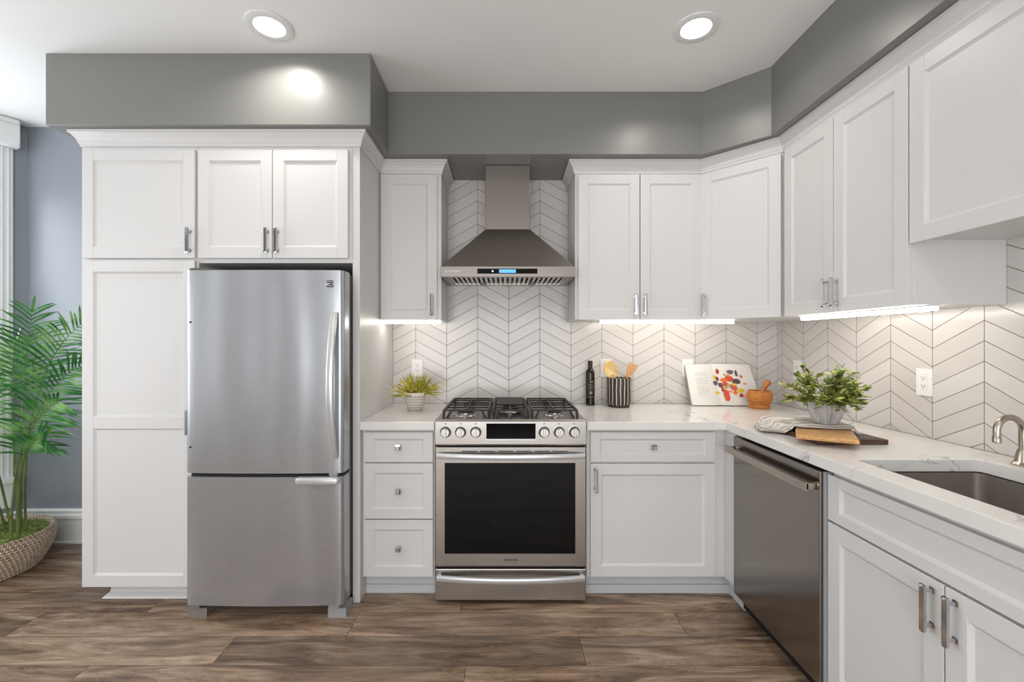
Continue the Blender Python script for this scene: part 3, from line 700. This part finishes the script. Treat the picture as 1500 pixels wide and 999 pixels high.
for x, y in ((-1.055, -2.6), (0.6, -2.6), (-1.055, -4.4), (0.6, -4.4)): can(x, y, 'added unseen recessed ceiling light further back in the room')  # extra lamps out of view, added to brighten the room

# ------------------------------------------------------------------ outlets
def outlet(x, y, z, a, lab):
    t = thing('wall_outlet', lab, 'outlet', (x, y, z), 'white wall outlets on the backsplash')
    Mx = frame_at(x, y, z, a)
    bm = B(); box(bm, -0.036, 0.036, -0.006, 0, -0.058, 0.058, 0.002, 2, Mx=Mx); pl = obj('cover_plate', bm, M['plate'], t)
    bm = B(); box(bm, -0.017, 0.017, -0.008, -0.006, -0.034, 0.034, 0.001, 1, Mx=Mx); fc = obj('socket_face', bm, M['plate'], t)
    bm = B()
    for dz in (-0.017, 0.017):
        box(bm, -0.0075, -0.0055, -0.0085, -0.008, dz-0.002, dz+0.006, Mx=Mx); box(bm, 0.0050, 0.0070, -0.0085, -0.008, dz-0.001, dz+0.006, Mx=Mx)
        box(bm, -0.002, 0.002, -0.0085, -0.008, dz-0.009, dz-0.005, Mx=Mx)
    obj('socket_slots', bm, M['slot'], fc)
outlet(-0.576, -0.006, 1.150, 0, 'white wall outlet above the grassy potted plant')
outlet(0.660, -0.006, 1.150, 0, 'white wall outlet behind the wooden utensils')
outlet(1.195, -0.006, 1.150, 0, 'white wall outlet behind the edge of the open cookbook')
outlet(1.779, -0.217, 1.150, A90, 'white wall outlet on the side wall behind the potted shrub')
outlet(1.779, -1.035, 1.148, A90, 'white wall outlet between the potted shrub and the faucet')

# ------------------------------------------------------------------ small objects
rng = random.Random(7)
def blade(bm, p0, d, L, w, droop, n=5, side=None, twist=0.0):
    """tapered leaf blade along d, bending down by droop"""
    d = Vector(d).normalized(); s = Vector(side) if side is not None else d.cross(Vector((0, 0, 1)))
    if s.length < 1e-3: s = Vector((1, 0, 0))
    s.normalize(); prev = None; p = Vector(p0)
    for k in range(n+1):
        u = k/n; q = p+d*L*u+Vector((0, 0, -1))*droop*L*u*u
        ww = w*(math.sin(PI*(0.12+0.88*u))**0.7 if u < 1 else 0.0)*0.5
        if k == n: c = [bm.verts.new(q)]
        else:
            up = s.cross(d).normalized()*ww*0.25
            c = [bm.verts.new(q-s*ww+up), bm.verts.new(q), bm.verts.new(q+s*ww+up)]
        if prev:
            if len(c) == 3: bm.faces.new((prev[0], prev[1], c[1], c[0])); bm.faces.new((prev[1], prev[2], c[2], c[1]))
            else: bm.faces.new((prev[0], prev[1], c[0])); bm.faces.new((prev[1], prev[2], c[0]))
        prev = c
def leafmat(name, c1, c2, c3, rough=0.45, scale=14):
    n = NT(name); f = n.noise(n.obj(), scale, 2)
    n.P(Base_Color=n.ramp(f, [(0.32, lin(c1)), (0.5, lin(c2)), (0.68, lin(c3))]), Roughness=rough)
    n.b.inputs['Subsurface Weight'].default_value = 0.0
    return n.m
# grassy plant
t = thing('grass_plant', 'small patterned pot of yellow-green grassy leaves beside the range', 'plant', (-0.53, -0.30, CT))
pp = NT('patterned_pot'); sp = pp.n('ShaderNodeSeparateXYZ'); pp.set(sp.inputs[0], pp.obj())
an = pp.math('MULTIPLY', pp.math('ARCTAN2', sp.outputs[1], sp.outputs[0]), 44/(2*PI)); zr = pp.math('DIVIDE', sp.outputs[2], 0.0155); rw = pp.math('FLOOR', zr)
zig = pp.math('FRACT', pp.math('ADD', an, pp.math('MULTIPLY', pp.math('FRACT', zr), pp.math('MULTIPLY_ADD', pp.math('MODULO', rw, 2.0), 2.0, -1.0))))
ln = pp.math('MULTIPLY', pp.ramp(zig, [(0.0, 1.0), (0.42, 1.0), (0.5, 0.0), (1.0, 0.0)]), pp.ramp(pp.math('PINGPONG', zr, 0.5), [(0.10, 0.0), (0.16, 1.0)]))
ln = pp.math('MULTIPLY', ln, pp.math('LESS_THAN', sp.outputs[2], 0.095))
pp.P(Base_Color=pp.mix(ln, lin((222, 214, 204)), lin((98, 88, 80))), Roughness=0.7)
bm = B(); lathe(bm, [(0, 0), (0.038, 0), (0.042, 0.004), (0.050, 0.03), (0.058, 0.065), (0.0615, 0.10), (0.0625, 0.108), (0.059, 0.110), (0.056, 0.104), (0.054, 0.09), (0, 0.09)], (-0.53, -0.30, CT), 48); obj('pot', bm, pp.m, t, True)
gm = leafmat('grassy_leaf', (88, 92, 24), (168, 160, 48), (226, 208, 96), scale=26)
bm = B()
for k in range(190):
    a = rng.uniform(0, 2*PI); el = rng.uniform(0.25, 1.45); L = rng.uniform(0.11, 0.19)*(1.0 if el < 0.8 else 0.9)
    r = rng.uniform(0, 0.035); d = (math.cos(a)*math.cos(el), math.sin(a)*math.cos(el), math.sin(el))
    if d[1] > 0: d = (d[0], d[1]*0.8, d[2])
    blade(bm, (-0.53+r*math.cos(a), -0.30+r*math.sin(a), CT+0.085), d, L, 0.0065, 0.25*math.cos(el)+0.05, 5, side=Vector(d).cross(Vector((0.2, -1, 0.15))))
obj('leaves', bm, gm, t)
# bottle
t = thing('oil_bottle', 'slim dark glass oil bottle against the tiles beside the range', 'bottle', (0.545, -0.07, CT))
gb = simple('dark_glass', (26, 20, 12), 0.08)
bm = B(); lathe(bm, [(0, 0), (0.026, 0), (0.0285, 0.003), (0.0285, 0.208), (0.026, 0.220), (0.0165, 0.232), (0.0135, 0.240), (0.0135, 0.262), (0, 0.262)], (0.545, -0.07, CT), 32); obj('glass', bm, gb, t, True)
bm = B(); lathe(bm, [(0, 0.240), (0.0150, 0.240), (0.0150, 0.282), (0.0135, 0.285), (0, 0.285)], (0.545, -0.07, CT), 24); obj('cap', bm, simple('black_cap', (24, 22, 20), 0.4), t, True)
def curved_label(bm, cx, cy, r, a0, a1, z0, z1, n=10):
    pr = None
    for k in range(n+1):
        a = a0+(a1-a0)*k/n; c = [bm.verts.new((cx+r*math.cos(a), cy+r*math.sin(a), z)) for z in (z0, z1)]
        if pr: bm.faces.new((pr[0], c[0], c[1], pr[1]))
        pr = c
bm = B(); curved_label(bm, 0.545, -0.07, 0.0288, -PI*0.93, -PI*0.07, CT+0.05, CT+0.165); lb = obj('bottle_label', bm, simple('brown_label', (52, 42, 30), 0.5, var=0.3), t, True)
bm = B()
for z0, z1, a0, a1 in ((0.146, 0.156, -PI*0.56, -PI*0.47), (0.146, 0.156, -PI*0.44, -PI*0.36), (0.074, 0.090, -PI*0.60, -PI*0.40), (0.133, 0.135, -PI*0.7, -PI*0.3), (0.124, 0.126, -PI*0.68, -PI*0.32), (0.114, 0.116, -PI*0.7, -PI*0.3), (0.103, 0.105, -PI*0.66, -PI*0.34), (0.055, 0.057, -PI*0.8, -PI*0.2)):
    curved_label(bm, 0.545, -0.07, 0.0291, a0, a1, CT+z0, CT+z1, 6)
obj('label_print', bm, simple('label_gold', (150, 138, 100), 0.5), lb)
# crock
crx, cry = 0.712, -0.135
t = thing('utensil_crock', 'dark cylindrical crock with thin white vertical stripes holding wooden utensils', 'crock', (crx, cry, CT))
st = NT('striped_crock'); sp = st.n('ShaderNodeSeparateXYZ'); st.set(sp.inputs[0], st.obj())
an = st.math('MULTIPLY', st.math('ARCTAN2', sp.outputs[1], sp.outputs[0]), 19/(2*PI)); wob = st.noise(st.obj(), 18, 2)
f = st.math('FRACT', st.math('ADD', an, st.math('MULTIPLY', wob, 0.35)))
msk = st.math('MULTIPLY', st.ramp(f, [(0.0, 0.0), (0.02, 1.0), (0.20, 1.0), (0.24, 0.0)]), st.math('GREATER_THAN', sp.outputs[2], 0.014))
st.P(Base_Color=st.mix(msk, lin((44, 36, 30)), lin((206, 196, 182))), Roughness=0.5)
bm = B(); lathe(bm, [(0, 0), (0.062, 0), (0.066, 0.004), (0.067, 0.016), (0.073, 0.022), (0.0755, 0.03), (0.0755, 0.178), (0.074, 0.182), (0.071, 0.182), (0.069, 0.178), (0.068, 0.012), (0, 0.012)], (crx, cry, CT), 56); obj('vessel', bm, st.m, t, True)
def utensil(name, base, tip, head_w, head_l, mat, lab, holes, cat, group=None, yaw=0.0, spoon=False):
    base, tip = Vector(base), Vector(tip); ax = (tip-base).normalized(); L = (tip-base).length
    face = Vector((math.sin(yaw), -math.cos(yaw), 0.15)); s = ax.cross(face).normalized(); f = s.cross(ax).normalized()
    t = thing(name, lab, cat, base, group)
    bm = B(); tube(bm, [base, base+ax*(L-head_l+0.01)], [0.006, 0.0065], 10); obj('shaft', bm, mat, t, True)
    n = 16; out = []
    for k in range(n+1):
        u = k/n
        if spoon: wv = head_w*0.5*math.sin(PI*min(1, 0.1+0.9*u))**0.6 if u < 1 else 0.004
        else: wv = (0.0065+(head_w*0.5-0.0065)*min(1, u*1.7)**0.8) if u < 0.97 else head_w*0.5*0.9
        out.append((wv, (L-head_l)+head_l*u))
    bm = B(); th = 0.0025; es = []
    def pt(a, b, c): return base+s*a+ax*b+f*c
    loop = [(-wv, z) for wv, z in out]+[(wv, z) for wv, z in reversed(out)]
    loops = [loop]+[[(cx+a*ww*0.5, cz+b*hh*0.5) for a, b in ([(math.cos(q*PI/4), math.sin(q*PI/4)) for q in range(8)])] for cx, cz, ww, hh in [(h[0], L-head_l+h[1], h[2], h[3]) for h in holes]]
    for lp in loops:
        vs = [bm.verts.new((a, b, 0)) for a, b in lp]; es += [bm.edges.new((vs[i], vs[(i+1) % len(vs)])) for i in range(len(vs))]
    r = bmesh.ops.triangle_fill(bm, edges=es, use_beauty=True); fs = [q for q in r['geom'] if isinstance(q, bmesh.types.BMFace)]
    e = bmesh.ops.extrude_face_region(bm, geom=fs); bmesh.ops.translate(bm, verts=[v for v in e['geom'] if isinstance(v, bmesh.types.BMVert)], vec=(0, 0, 2*th))
    for v in bm.verts:
        dish = 0.0
        if spoon: u = (v.co.y-(L-head_l))/head_l; dish = 0.010*(v.co.x/(head_w*0.5))**2-0.006*math.sin(PI*max(0, min(1, u)))
        v.co = pt(v.co.x, v.co.y, v.co.z-th+dish)
    obj('head', bm, mat, t)
utensil('wooden_spoon', (0.722, -0.115, CT+0.020), (0.628, -0.158, CT+0.285), 0.062, 0.105, M['bamboo1'], 'pale bamboo spoon with a round hole, frontmost in the striped crock', [(0.0, 0.058, 0.011, 0.011)], 'spoon', spoon=True)
utensil('wooden_spoon', (0.722, -0.100, CT+0.020), (0.664, -0.118, CT+0.288), 0.060, 0.110, M['bamboo1'], 'pale bamboo spoon with long slots tucked behind the holed spoon', [(-0.008, 0.062, 0.005, 0.05), (0.010, 0.062, 0.005, 0.05)], 'spoon', spoon=True)
utensil('wooden_spatula', (0.674, -0.140, CT+0.020), (0.803, -0.150, CT+0.268), 0.056, 0.094, M['bamboo2'], 'tan bamboo spatula with two slots leaning out of the striped crock', [(-0.011, 0.062, 0.005, 0.044), (0.009, 0.062, 0.005, 0.044)], 'spatula')
# cookbook
t = thing('cookbook', 'open cookbook with a colourful vegetable picture leaning against the tiles', 'book', (1.40, -0.10, CT))
paper = simple('paper', (236, 232, 226), 0.7); 
def bp(u, v, dep=0.0):
    """u 0..1 across the spread, v 0..1 up the leaning page; gutter at 0.40"""
    xb = 1.195+0.430*u; xt = 1.180+0.405*u
    cur = 0.012*math.sin(PI*min(1, u/0.40)) if u < 0.40 else 0.014*math.sin(PI*(u-0.40)/0.60)
    x = xb+(xt-xb)*v; y = -0.108+0.082*v-cur-dep; z = CT+0.005+0.252*v+0.006*math.sin(PI*u)*v
    return Vector((x, y, z))
def sheet(bm, u0, u1, v0, v1, dep, nu=12, nv=2):
    g = [[bm.verts.new(bp(u0+(u1-u0)*i/nu, v0+(v1-v0)*j/nv, dep)) for j in range(nv+1)] for i in range(nu+1)]
    for i in range(nu):
        for j in range(nv): bm.faces.new((g[i][j], g[i+1][j], g[i+1][j+1], g[i][j+1]))
def block(bm, u0, u1, d0, d1, v1=1.0, nu=12):
    a = [[bm.verts.new(bp(u0+(u1-u0)*i/nu, v, d)) for (v, d) in ((0, d0), (v1, d0), (v1, d1), (0, d1))] for i in range(nu+1)]
    for i in range(nu):
        for k in range(4): bm.faces.new((a[i][k], a[i][(k+1) % 4], a[i+1][(k+1) % 4], a[i+1][k]))
    bm.faces.new(a[0][::-1]); bm.faces.new(a[-1])
bm = B(); block(bm, -0.02, 0.40, -0.013, -0.002); block(bm, 0.40, 1.01, -0.011, -0.002); block(bm, 0.0, 0.40, -0.002, 0.0); block(bm, 0.40, 1.0, -0.002, 0.0); obj('pages', bm, paper, t)
bm = B(); block(bm, -0.03, 1.02, -0.017, -0.014); obj('cover', bm, simple('cover_grey', (150, 146, 142), 0.6), t)
bm = B()
for k in range(17):
    v = 0.80-k*0.035
    if k in (3, 9): continue
    sheet(bm, 0.09, 0.27 if k % 5 else 0.2, v, v+0.008, 0.0012, 6, 1)
obj('printed_lines', bm, simple('print_grey', (196, 192, 188), 0.7), t)
cols = [(186, 52, 40), (214, 84, 50), (226, 120, 60), (108, 92, 104), (236, 196, 70), (96, 76, 84), (170, 180, 110), (206, 96, 74), (240, 150, 96), (130, 60, 50)]
pm = [simple('food_ink', c, 0.6) for c in cols]
food = [(0.46, 0.81, .028, .055, 0), (0.645, 0.80, .045, .05, 3), (0.735, 0.78, .022, .07, 5), (0.80, 0.70, .022, .032, 7), (0.40, 0.67, .030, .045, 4), (0.43, 0.64, .022, .05, 9), (0.60, 0.64, .060, .065, 1), (0.52, 0.60, .055, .05, 2), (0.70, 0.57, .058, .06, 5), (0.39, 0.52, .040, .05, 3), (0.46, 0.48, .035, .05, 5), (0.53, 0.50, .05, .05, 1), (0.58, 0.48, .030, .04, 6), (0.64, 0.42, .052, .07, 7), (0.73, 0.36, .055, .05, 4), (0.52, 0.42, .040, .03, 6), (0.39, 0.30, .032, .035, 4), (0.51, 0.24, .045, .11, 1), (0.64, 0.30, .030, .04, 2), (0.72, 0.24, .030, .04, 0), (0.57, 0.33, .03, .03, 8), (0.83, 0.52, .035, .02, 8), (0.55, 0.73, .02, .03, 6), (0.47, 0.38, .02, .06, 0), (0.60, 0.72, .025, .025, 8), (0.66, 0.50, .03, .03, 4)]
bm = B()
for i, (u, v, du, dv, m) in enumerate(food):
    n = 9; ph = rng.uniform(0, 6); vs = []
    for k in range(n):
        a = 2*PI*k/n+ph; r = rng.uniform(0.75, 1.1); vs.append(bm.verts.new(bp(u+du*1.2*r*math.cos(a), v+dv*1.25*r*math.sin(a), 0.0012+i*0.00006)))
    c = bm.verts.new(bp(u, v, 0.0012+i*0.00006))
    for k in range(n): f = bm.faces.new((vs[k], vs[(k+1) % n], c)); f.material_index = m
obj('vegetable_print', bm, pm, t, label='colourful printed vegetable picture')
# mortar and pestle
mx, my = 1.553, -0.205
t = thing('mortar', 'orange-brown wooden mortar on the countertop in front of the cookbook', 'mortar', (mx, my, CT))
bm = B(); lathe(bm, [(0, 0), (0.055, 0), (0.058, 0.003), (0.057, 0.018), (0.054, 0.025), (0.059, 0.033), (0.068, 0.046), (0.0725, 0.062), (0.072, 0.082), (0.066, 0.098), (0.063, 0.108), (0.059, 0.108), (0.056, 0.10), (0.056, 0.07), (0.040, 0.035), (0, 0.030)], (mx, my, CT), 48); obj('bowl', bm, M['olivewood'], t, True)
t = thing('pestle', 'wooden pestle leaning out of the wooden mortar', 'pestle', (mx-0.02, my, CT+0.045))
a = Vector((mx-0.022, my-0.005, CT+0.052)); b = Vector((mx+0.062, my+0.006, CT+0.168)); dd_ = b-a
bm = B(); tube(bm, [a+dd_*u for u in (0, 0.04, 0.12, 0.3, 0.55, 0.8, 0.88, 0.96, 1.0)], [0.008, 0.014, 0.017, 0.0155, 0.0125, 0.0150, 0.0185, 0.0175, 0.010], 20); obj('grip', bm, M['olivewood'], t, True)
# big board, small board, towel, shrub
bm = B(); z0 = CT+0.0005
box(bm, 1.225, 1.500, -1.18, -0.80, z0, z0+0.020, 0.003); wb = obj('cutting_board', bm, M['walnut']); tag(wb, 'dark walnut cutting board with grey inset lying flat on the countertop', 'cutting board')
bm = B(); box(bm, 1.247, 1.478, -1.158, -0.822, z0+0.0195, z0+0.0208, 0.0003); obj('inset', bm, M['slate'], wb)
vx, vy = 0.541, 0.841; SBL, SBW = 0.36, 0.198; sbo = Vector((1.308, -1.280)); SBT = CT+0.039
ang = math.atan2(vy, vx)
Mx = Matrix.Translation((sbo.x, sbo.y, z0+0.0215)) @ Matrix.Rotation(ang, 4, 'Z')
bm = B(); box(bm, 0, SBL, 0, SBW, 0, 0.017, 0.006, 3, Mx=Mx); sb = obj('cutting_board', bm, M['maple'], None, True); tag(sb, 'light wooden cutting board stacked askew on the dark walnut board', 'cutting board')
tw = NT('striped_towel'); sp = tw.n('ShaderNodeSeparateXYZ'); tw.set(sp.inputs[0], tw.n('ShaderNodeTexCoord').outputs['UV'])
fr = tw.math('FRACT', tw.math('MULTIPLY', sp.outputs[1], 7.0)); s1 = tw.ramp(fr, [(0.0, 0.0), (0.44, 0.0), (0.47, 1.0), (0.55, 1.0), (0.58, 0.0)])
tw.P(Base_Color=tw.mix(s1, lin((220, 214, 206)), lin((60, 57, 62))), Roughness=0.9)
tw.bump(tw.noise(tw.obj(), 900, 1), 0.2, 0.0005)
def ease(u): u = max(0, min(1, u)); return u*u*(3-2*u)
def on_small(x, y):
    dx_, dy_ = x-sbo.x, y-sbo.y; a_ = dx_*vx+dy_*vy; b_ = -dx_*vy+dy_*vx
    return min(a_, SBL-a_, b_, SBW-b_)
def towel_h(x, y, u, v, layer):
    on1 = ease((x-1.205)/0.018); on2 = ease((on_small(x, y)+0.016)/0.014)
    zb = CT+0.0035+0.0205*on1+0.0180*on2
    amp = 1-math.exp(-((x-1.369)**2+(y+1.02)**2)/0.0045)
    fold = 0.009*(0.5+0.5*math.sin(v*24+u*6+layer*0.9))+0.008*(0.5+0.5*math.sin(v*10+u*9+1.0))
    return zb+fold*amp*(0.25+0.75*(1-u)**0.6)+layer*0.0045
def lerp_pts(pts, u):
    for (u0, p0), (u1, p1) in zip(pts, pts[1:]):
        if u <= u1: return Vector(p0).lerp(Vector(p1), ease((u-u0)/(u1-u0))*0.5+0.5*(u-u0)/(u1-u0))
    return Vector(pts[-1][1])
FRT = [(0, (1.122, -0.965)), (0.30, (1.200, -0.985)), (0.48, (1.245, -1.055)), (1.0, (1.462, -1.095))]
BCK = [(0, (1.185, -0.800)), (0.30, (1.26, -0.775)), (0.48, (1.32, -0.770)), (1.0, (1.490, -0.850))]
bm = B(); uvl = bm.loops.layers.uv.new('UVMap'); NU, NV = 90, 50
for layer in (0, 1, 2):
    grid = []
    for i in range(NU+1):
        u = i/NU; row = []; f0 = lerp_pts(FRT, u); k0 = lerp_pts(BCK, u)
        for j in range(NV+1):
            v = j/NV; p = f0.lerp(k0, v*(1-0.03*layer)+0.012*layer)
            x = p.x+0.004*layer*(1-2*u)+0.004*math.sin(v*9+layer); y = p.y+0.003*math.sin(u*15+layer*2)
            row.append((bm.verts.new((x, y, towel_h(x, y, u, v, layer))), u, v))
        grid.append(row)
    for i in range(NU):
        for j in range(NV):
            q = [grid[i][j], grid[i+1][j], grid[i+1][j+1], grid[i][j+1]]
            f = bm.faces.new([a[0] for a in q])
            for lp, a in zip(f.loops, q): lp[uvl].uv = (a[1], a[2])
o = obj('dish_towel', bm, tw.m, None, True, angle=180); tag(o, 'cream dish towel with dark stripes draped over the boards under the shrub', 'towel')
md = o.modifiers.new('cloth_thickness', 'SOLIDIFY'); md.thickness = 0.0022; md.offset = 0
px_, py_, pz_ = 1.369, -1.02, CT+0.0552
t = thing('potted_shrub', 'leafy green shrub in a ribbed grey pot on the dish towel', 'plant', (px_, py_, pz_))
rp = NT('ribbed_grey_pot'); f = rp.noise(rp.mapping(rp.obj(), (1, 1, 0.3)), 40, 4); rp.P(Base_Color=rp.ramp(f, [(0.35, lin((150, 148, 148))), (0.65, lin((196, 194, 194)))]), Roughness=0.7)
bm = B(); seg = 192; prof = [(0.036, 0), (0.040, 0.002), (0.051, 0.022), (0.060, 0.045), (0.066, 0.070), (0.0675, 0.088), (0.066, 0.095), (0.061, 0.096), (0.059, 0.085)]; rings = []
for r, z in prof:
    fl = 0.0018 if 0.001 < z < 0.09 else 0.0006
    rings.append([bm.verts.new((px_+(r+fl*(abs(math.sin(k*PI*24/seg))*2-1))*math.cos(2*PI*k/seg), py_+(r+fl*(abs(math.sin(k*PI*24/seg))*2-1))*math.sin(2*PI*k/seg), pz_+z)) for k in range(seg)])
for a_, b_ in zip(rings, rings[1:]):
    for k in range(seg): bm.faces.new((a_[k], a_[(k+1) % seg], b_[(k+1) % seg], b_[k]))
bm.faces.new(rings[0][::-1]); bm.faces.new(rings[-1]); obj('pot', bm, rp.m, t, True, angle=25)
lm = leafmat('shrub_leaf', (72, 94, 42), (136, 152, 66), (210, 208, 112), scale=30)
bm = B(); sbm = B()
for k in range(50):
    a = rng.uniform(0, 2*PI); el = rng.uniform(0.12, 1.4); L = rng.uniform(0.11, 0.175)*(1.0 if el > 0.6 else 0.70)
    d = Vector((math.cos(a)*math.cos(el), math.sin(a)*math.cos(el), math.sin(el))); p0 = Vector((px_, py_, pz_+0.082))+Vector((math.cos(a), math.sin(a), 0))*0.035
    pts = [p0+d*L*u+Vector((0, 0, 0.03*u-0.045*u*u)) for u in (0, .2, .4, .6, .8, 1)]
    # keep clear of the wall
    pts = [Vector((min(p.x, 1.74), p.y, p.z)) for p in pts]
    tube(sbm, pts, [0.0016]*5+[0.0006], 5)
    for q in range(1, 9):
        u = q/8; f = u*5; i = min(4, int(f)); p = pts[i].lerp(pts[i+1], f-i)
        for sgn in (-1, 1):
            sd = d.cross(Vector((0, 0, 1))); sd = sd.normalized() if sd.length > 0.1 else Vector((1, 0, 0))
            ld = (sd*sgn*rng.uniform(0.6, 1.1)+d*rng.uniform(0.1, 0.7)+Vector((0, 0, rng.uniform(-0.45, 0.5)))).normalized()
            if u < 0.35 and rng.random() < 0.3: continue
            LL = rng.uniform(0.026, 0.044); w = LL*0.56
            s_ = ld.cross(Vector((rng.uniform(-.6, .6), rng.uniform(-.6, .6), 1))).normalized(); nrm = s_.cross(ld)
            P_ = [p, p+ld*LL*.3-s_*w*.42, p+ld*LL*.65-s_*w*.42, p+ld*LL, p+ld*LL*.65+s_*w*.42, p+ld*LL*.3+s_*w*.42]
            V_ = [bm.verts.new(x) for x in P_]; mid = [bm.verts.new(p+ld*LL*.3-nrm*w*.10), bm.verts.new(p+ld*LL*.65-nrm*w*.12)]
            bm.faces.new((V_[0], V_[1], mid[0])); bm.faces.new((V_[1], V_[2], mid[1], mid[0])); bm.faces.new((V_[2], V_[3], mid[1])); bm.faces.new((V_[0], mid[0], V_[5])); bm.faces.new((mid[0], mid[1], V_[4], V_[5])); bm.faces.new((mid[1], V_[3], V_[4]))
obj('foliage', bm, lm, t, True, angle=180); obj('stems', sbm, simple('twig', (96, 88, 44), 0.7), t)

# ------------------------------------------------------------------ palm in basket
bx_, by_ = -2.985, -0.38
t = thing('potted_palm', 'tall green palm in a woven basket by the bay window', 'plant', (bx_, by_, 0))
bk = NT('woven_basket'); sp = bk.n('ShaderNodeSeparateXYZ'); bk.set(sp.inputs[0], bk.obj())
zz = bk.math('DIVIDE', sp.outputs[2], 0.0165); an = bk.math('MULTIPLY', bk.math('ARCTAN2', sp.outputs[1], sp.outputs[0]), 84/(2*PI))
stt = bk.math('FRACT', bk.math('ADD', an, bk.math('MULTIPLY', bk.math('FLOOR', zz), 0.37))); ns = bk.noise(bk.mapping(bk.obj(), (1, 1, 6)), 30, 3)
cb = bk.ramp(ns, [(0.35, lin((124, 102, 80))), (0.6, lin((178, 158, 134)))])
cb = bk.mix(bk.ramp(stt, [(0.0, 1.0), (0.2, 1.0), (0.26, 0.0)]), cb, lin((226, 216, 200)))
bk.P(Base_Color=cb, Roughness=0.85); bk.bump(bk.math('ADD', bk.math('PINGPONG', zz, 0.5), bk.math('MULTIPLY', bk.noise(bk.obj(), 200, 2), 0.3)), 0.6, 0.004)
bm = B(); prof = [(0.0, 0.0), (0.225, 0.0)]; nz = 13
def brad(u): return 0.232+0.070*math.sin(min(1, u*1.12)*PI/2)-0.012*max(0, u-0.75)*4
for k in range(nz):
    for q in range(5):
        z = (k+q/5)*0.0165; prof.append((brad(z/(nz*0.0165))+0.006*math.sin(PI*q/5)-0.003, 0.002+z))
prof += [(0.295, 0.2175), (0.290, 0.222), (0.280, 0.2175), (0.275, 0.19), (0.0, 0.185)]
lathe(bm, prof, (bx_, by_, 0), 72); obj('basket', bm, bk.m, t, True, angle=60)
mo = NT('moss'); ns = mo.noise(mo.obj(), 60, 4); mo.P(Base_Color=mo.ramp(ns, [(0.35, lin((62, 78, 30))), (0.65, lin((134, 148, 78)))]), Roughness=0.95)
bm = B(); n = 40; g = {}
for i in range(n+1):
    for j in range(n+1):
        x, y = (i/n*2-1), (j/n*2-1); r = math.hypot(x, y)
        if r <= 1.0: g[i, j] = bm.verts.new((bx_+x*0.274, by_+y*0.274, 0.196+0.022*(1-r*r)+rng.uniform(-0.006, 0.008)))
for i in range(n):
    for j in range(n):
        q = [(i, j), (i+1, j), (i+1, j+1), (i, j+1)]
        if all(a in g for a in q): bm.faces.new([g[a] for a in q])
obj('moss', bm, mo.m, t, True, angle=180)
pl = leafmat('palm_leaf', (30, 84, 44), (64, 132, 62), (134, 182, 104), 0.35, 9)
sm = leafmat('palm_stem', (70, 92, 40), (98, 118, 56), (120, 136, 70), 0.5, 9)
def frond(base, mid, tip, start, nl, ll, seedk, dz=0.0):
    rr = random.Random(seedk); base, mid, tip = Vector(base), Vector(mid), Vector(tip); n = 22
    def bez(u): return base*(1-u)**2+mid*2*u*(1-u)+tip*u*u
    pts = [bez(k/n) for k in range(n+1)]
    bm = B(); tube(bm, pts, [0.0068*(1-0.85*k/n) for k in range(n+1)], 7); fr_ = obj('frond', bm, sm, t, True)
    bm = B()
    for k in range(nl):
        u = start+(1-start)*(k+0.5)/nl; p = bez(u); tg = (bez(min(1, u+0.02))-bez(u-0.02)).normalized()
        view = Vector((0.75, -0.65, 0.25)).normalized()
        s = tg.cross(view).normalized()
        up = s.cross(tg)
        lw = ll*(0.55+0.45*math.sin(PI*min(1, (u-start)/(1-start)*0.9+0.2)))*rr.uniform(0.88, 1.1)
        for sg in (-1, 1):
            lift = 0.55+0.6*(u-start)/(1-start)
            d = (s*sg+tg*lift+up*rr.uniform(-0.25, 0.35)).normalized()
            # keep the leaflets clear of the back wall and the pantry side
            e = p+d*lw
            if e.y > -0.05: d.y -= (e.y+0.05)/lw; d.normalize()
            e = p+d*lw
            if e.x > -2.19: d.x -= (e.x+2.19)/lw; d.normalize()
            blade(bm, p, d, lw, 0.0115, rr.uniform(0.10, 0.38), 6, side=d.cross(view))
        if k == nl-1:
            blade(bm, p, tg, lw*0.9, 0.015, 0.1, 6)
    obj('leaflets', bm, pl, fr_)
b0 = lambda dx, dy: (-2.86+dx*1.7, -0.35+dy*1.9, 0.195)
FR_ = [
 (b0(0.00, 0.03), (-2.80, -0.36, 1.05), (-2.68, -0.40, 1.50), 0.56, 18, 0.25),
 (b0(0.03, 0.02), (-2.83, -0.35, 1.15), (-2.36, -0.42, 1.44), 0.52, 20, 0.26),
 (b0(0.03, 0.00), (-2.80, -0.38, 1.00), (-2.34, -0.45, 1.20), 0.50, 20, 0.25),
 (b0(0.04, -0.03), (-2.75, -0.45, 0.85), (-2.38, -0.55, 1.00), 0.50, 18, 0.22),
 (b0(0.05, -0.02), (-2.76, -0.42, 0.78), (-2.50, -0.50, 0.80), 0.58, 14, 0.19),
 (b0(-0.02, 0.02), (-2.95, -0.40, 1.05), (-3.10, -0.52, 1.38), 0.50, 18, 0.25),
 (b0(-0.03, 0.00), (-2.98, -0.48, 0.90), (-3.05, -0.80, 1.12), 0.48, 18, 0.24),
 (b0(-0.04, -0.02), (-3.00, -0.50, 0.75), (-3.10, -0.72, 0.72), 0.48, 16, 0.20),
 (b0(0.00, -0.04), (-2.90, -0.52, 0.95), (-2.72, -0.72, 1.22), 0.52, 18, 0.24),
 (b0(0.01, -0.05), (-2.90, -0.55, 0.75), (-2.86, -0.78, 0.86), 0.50, 16, 0.19),
 (b0(-0.01, 0.04), (-2.92, -0.33, 1.10), (-2.90, -0.28, 1.33), 0.55, 16, 0.22),
 (b0(-0.05, 0.03), (-3.05, -0.36, 0.85), (-3.20, -0.48, 0.98), 0.55, 14, 0.16),
]
for k, a in enumerate(FR_): frond(*a, 100+k)
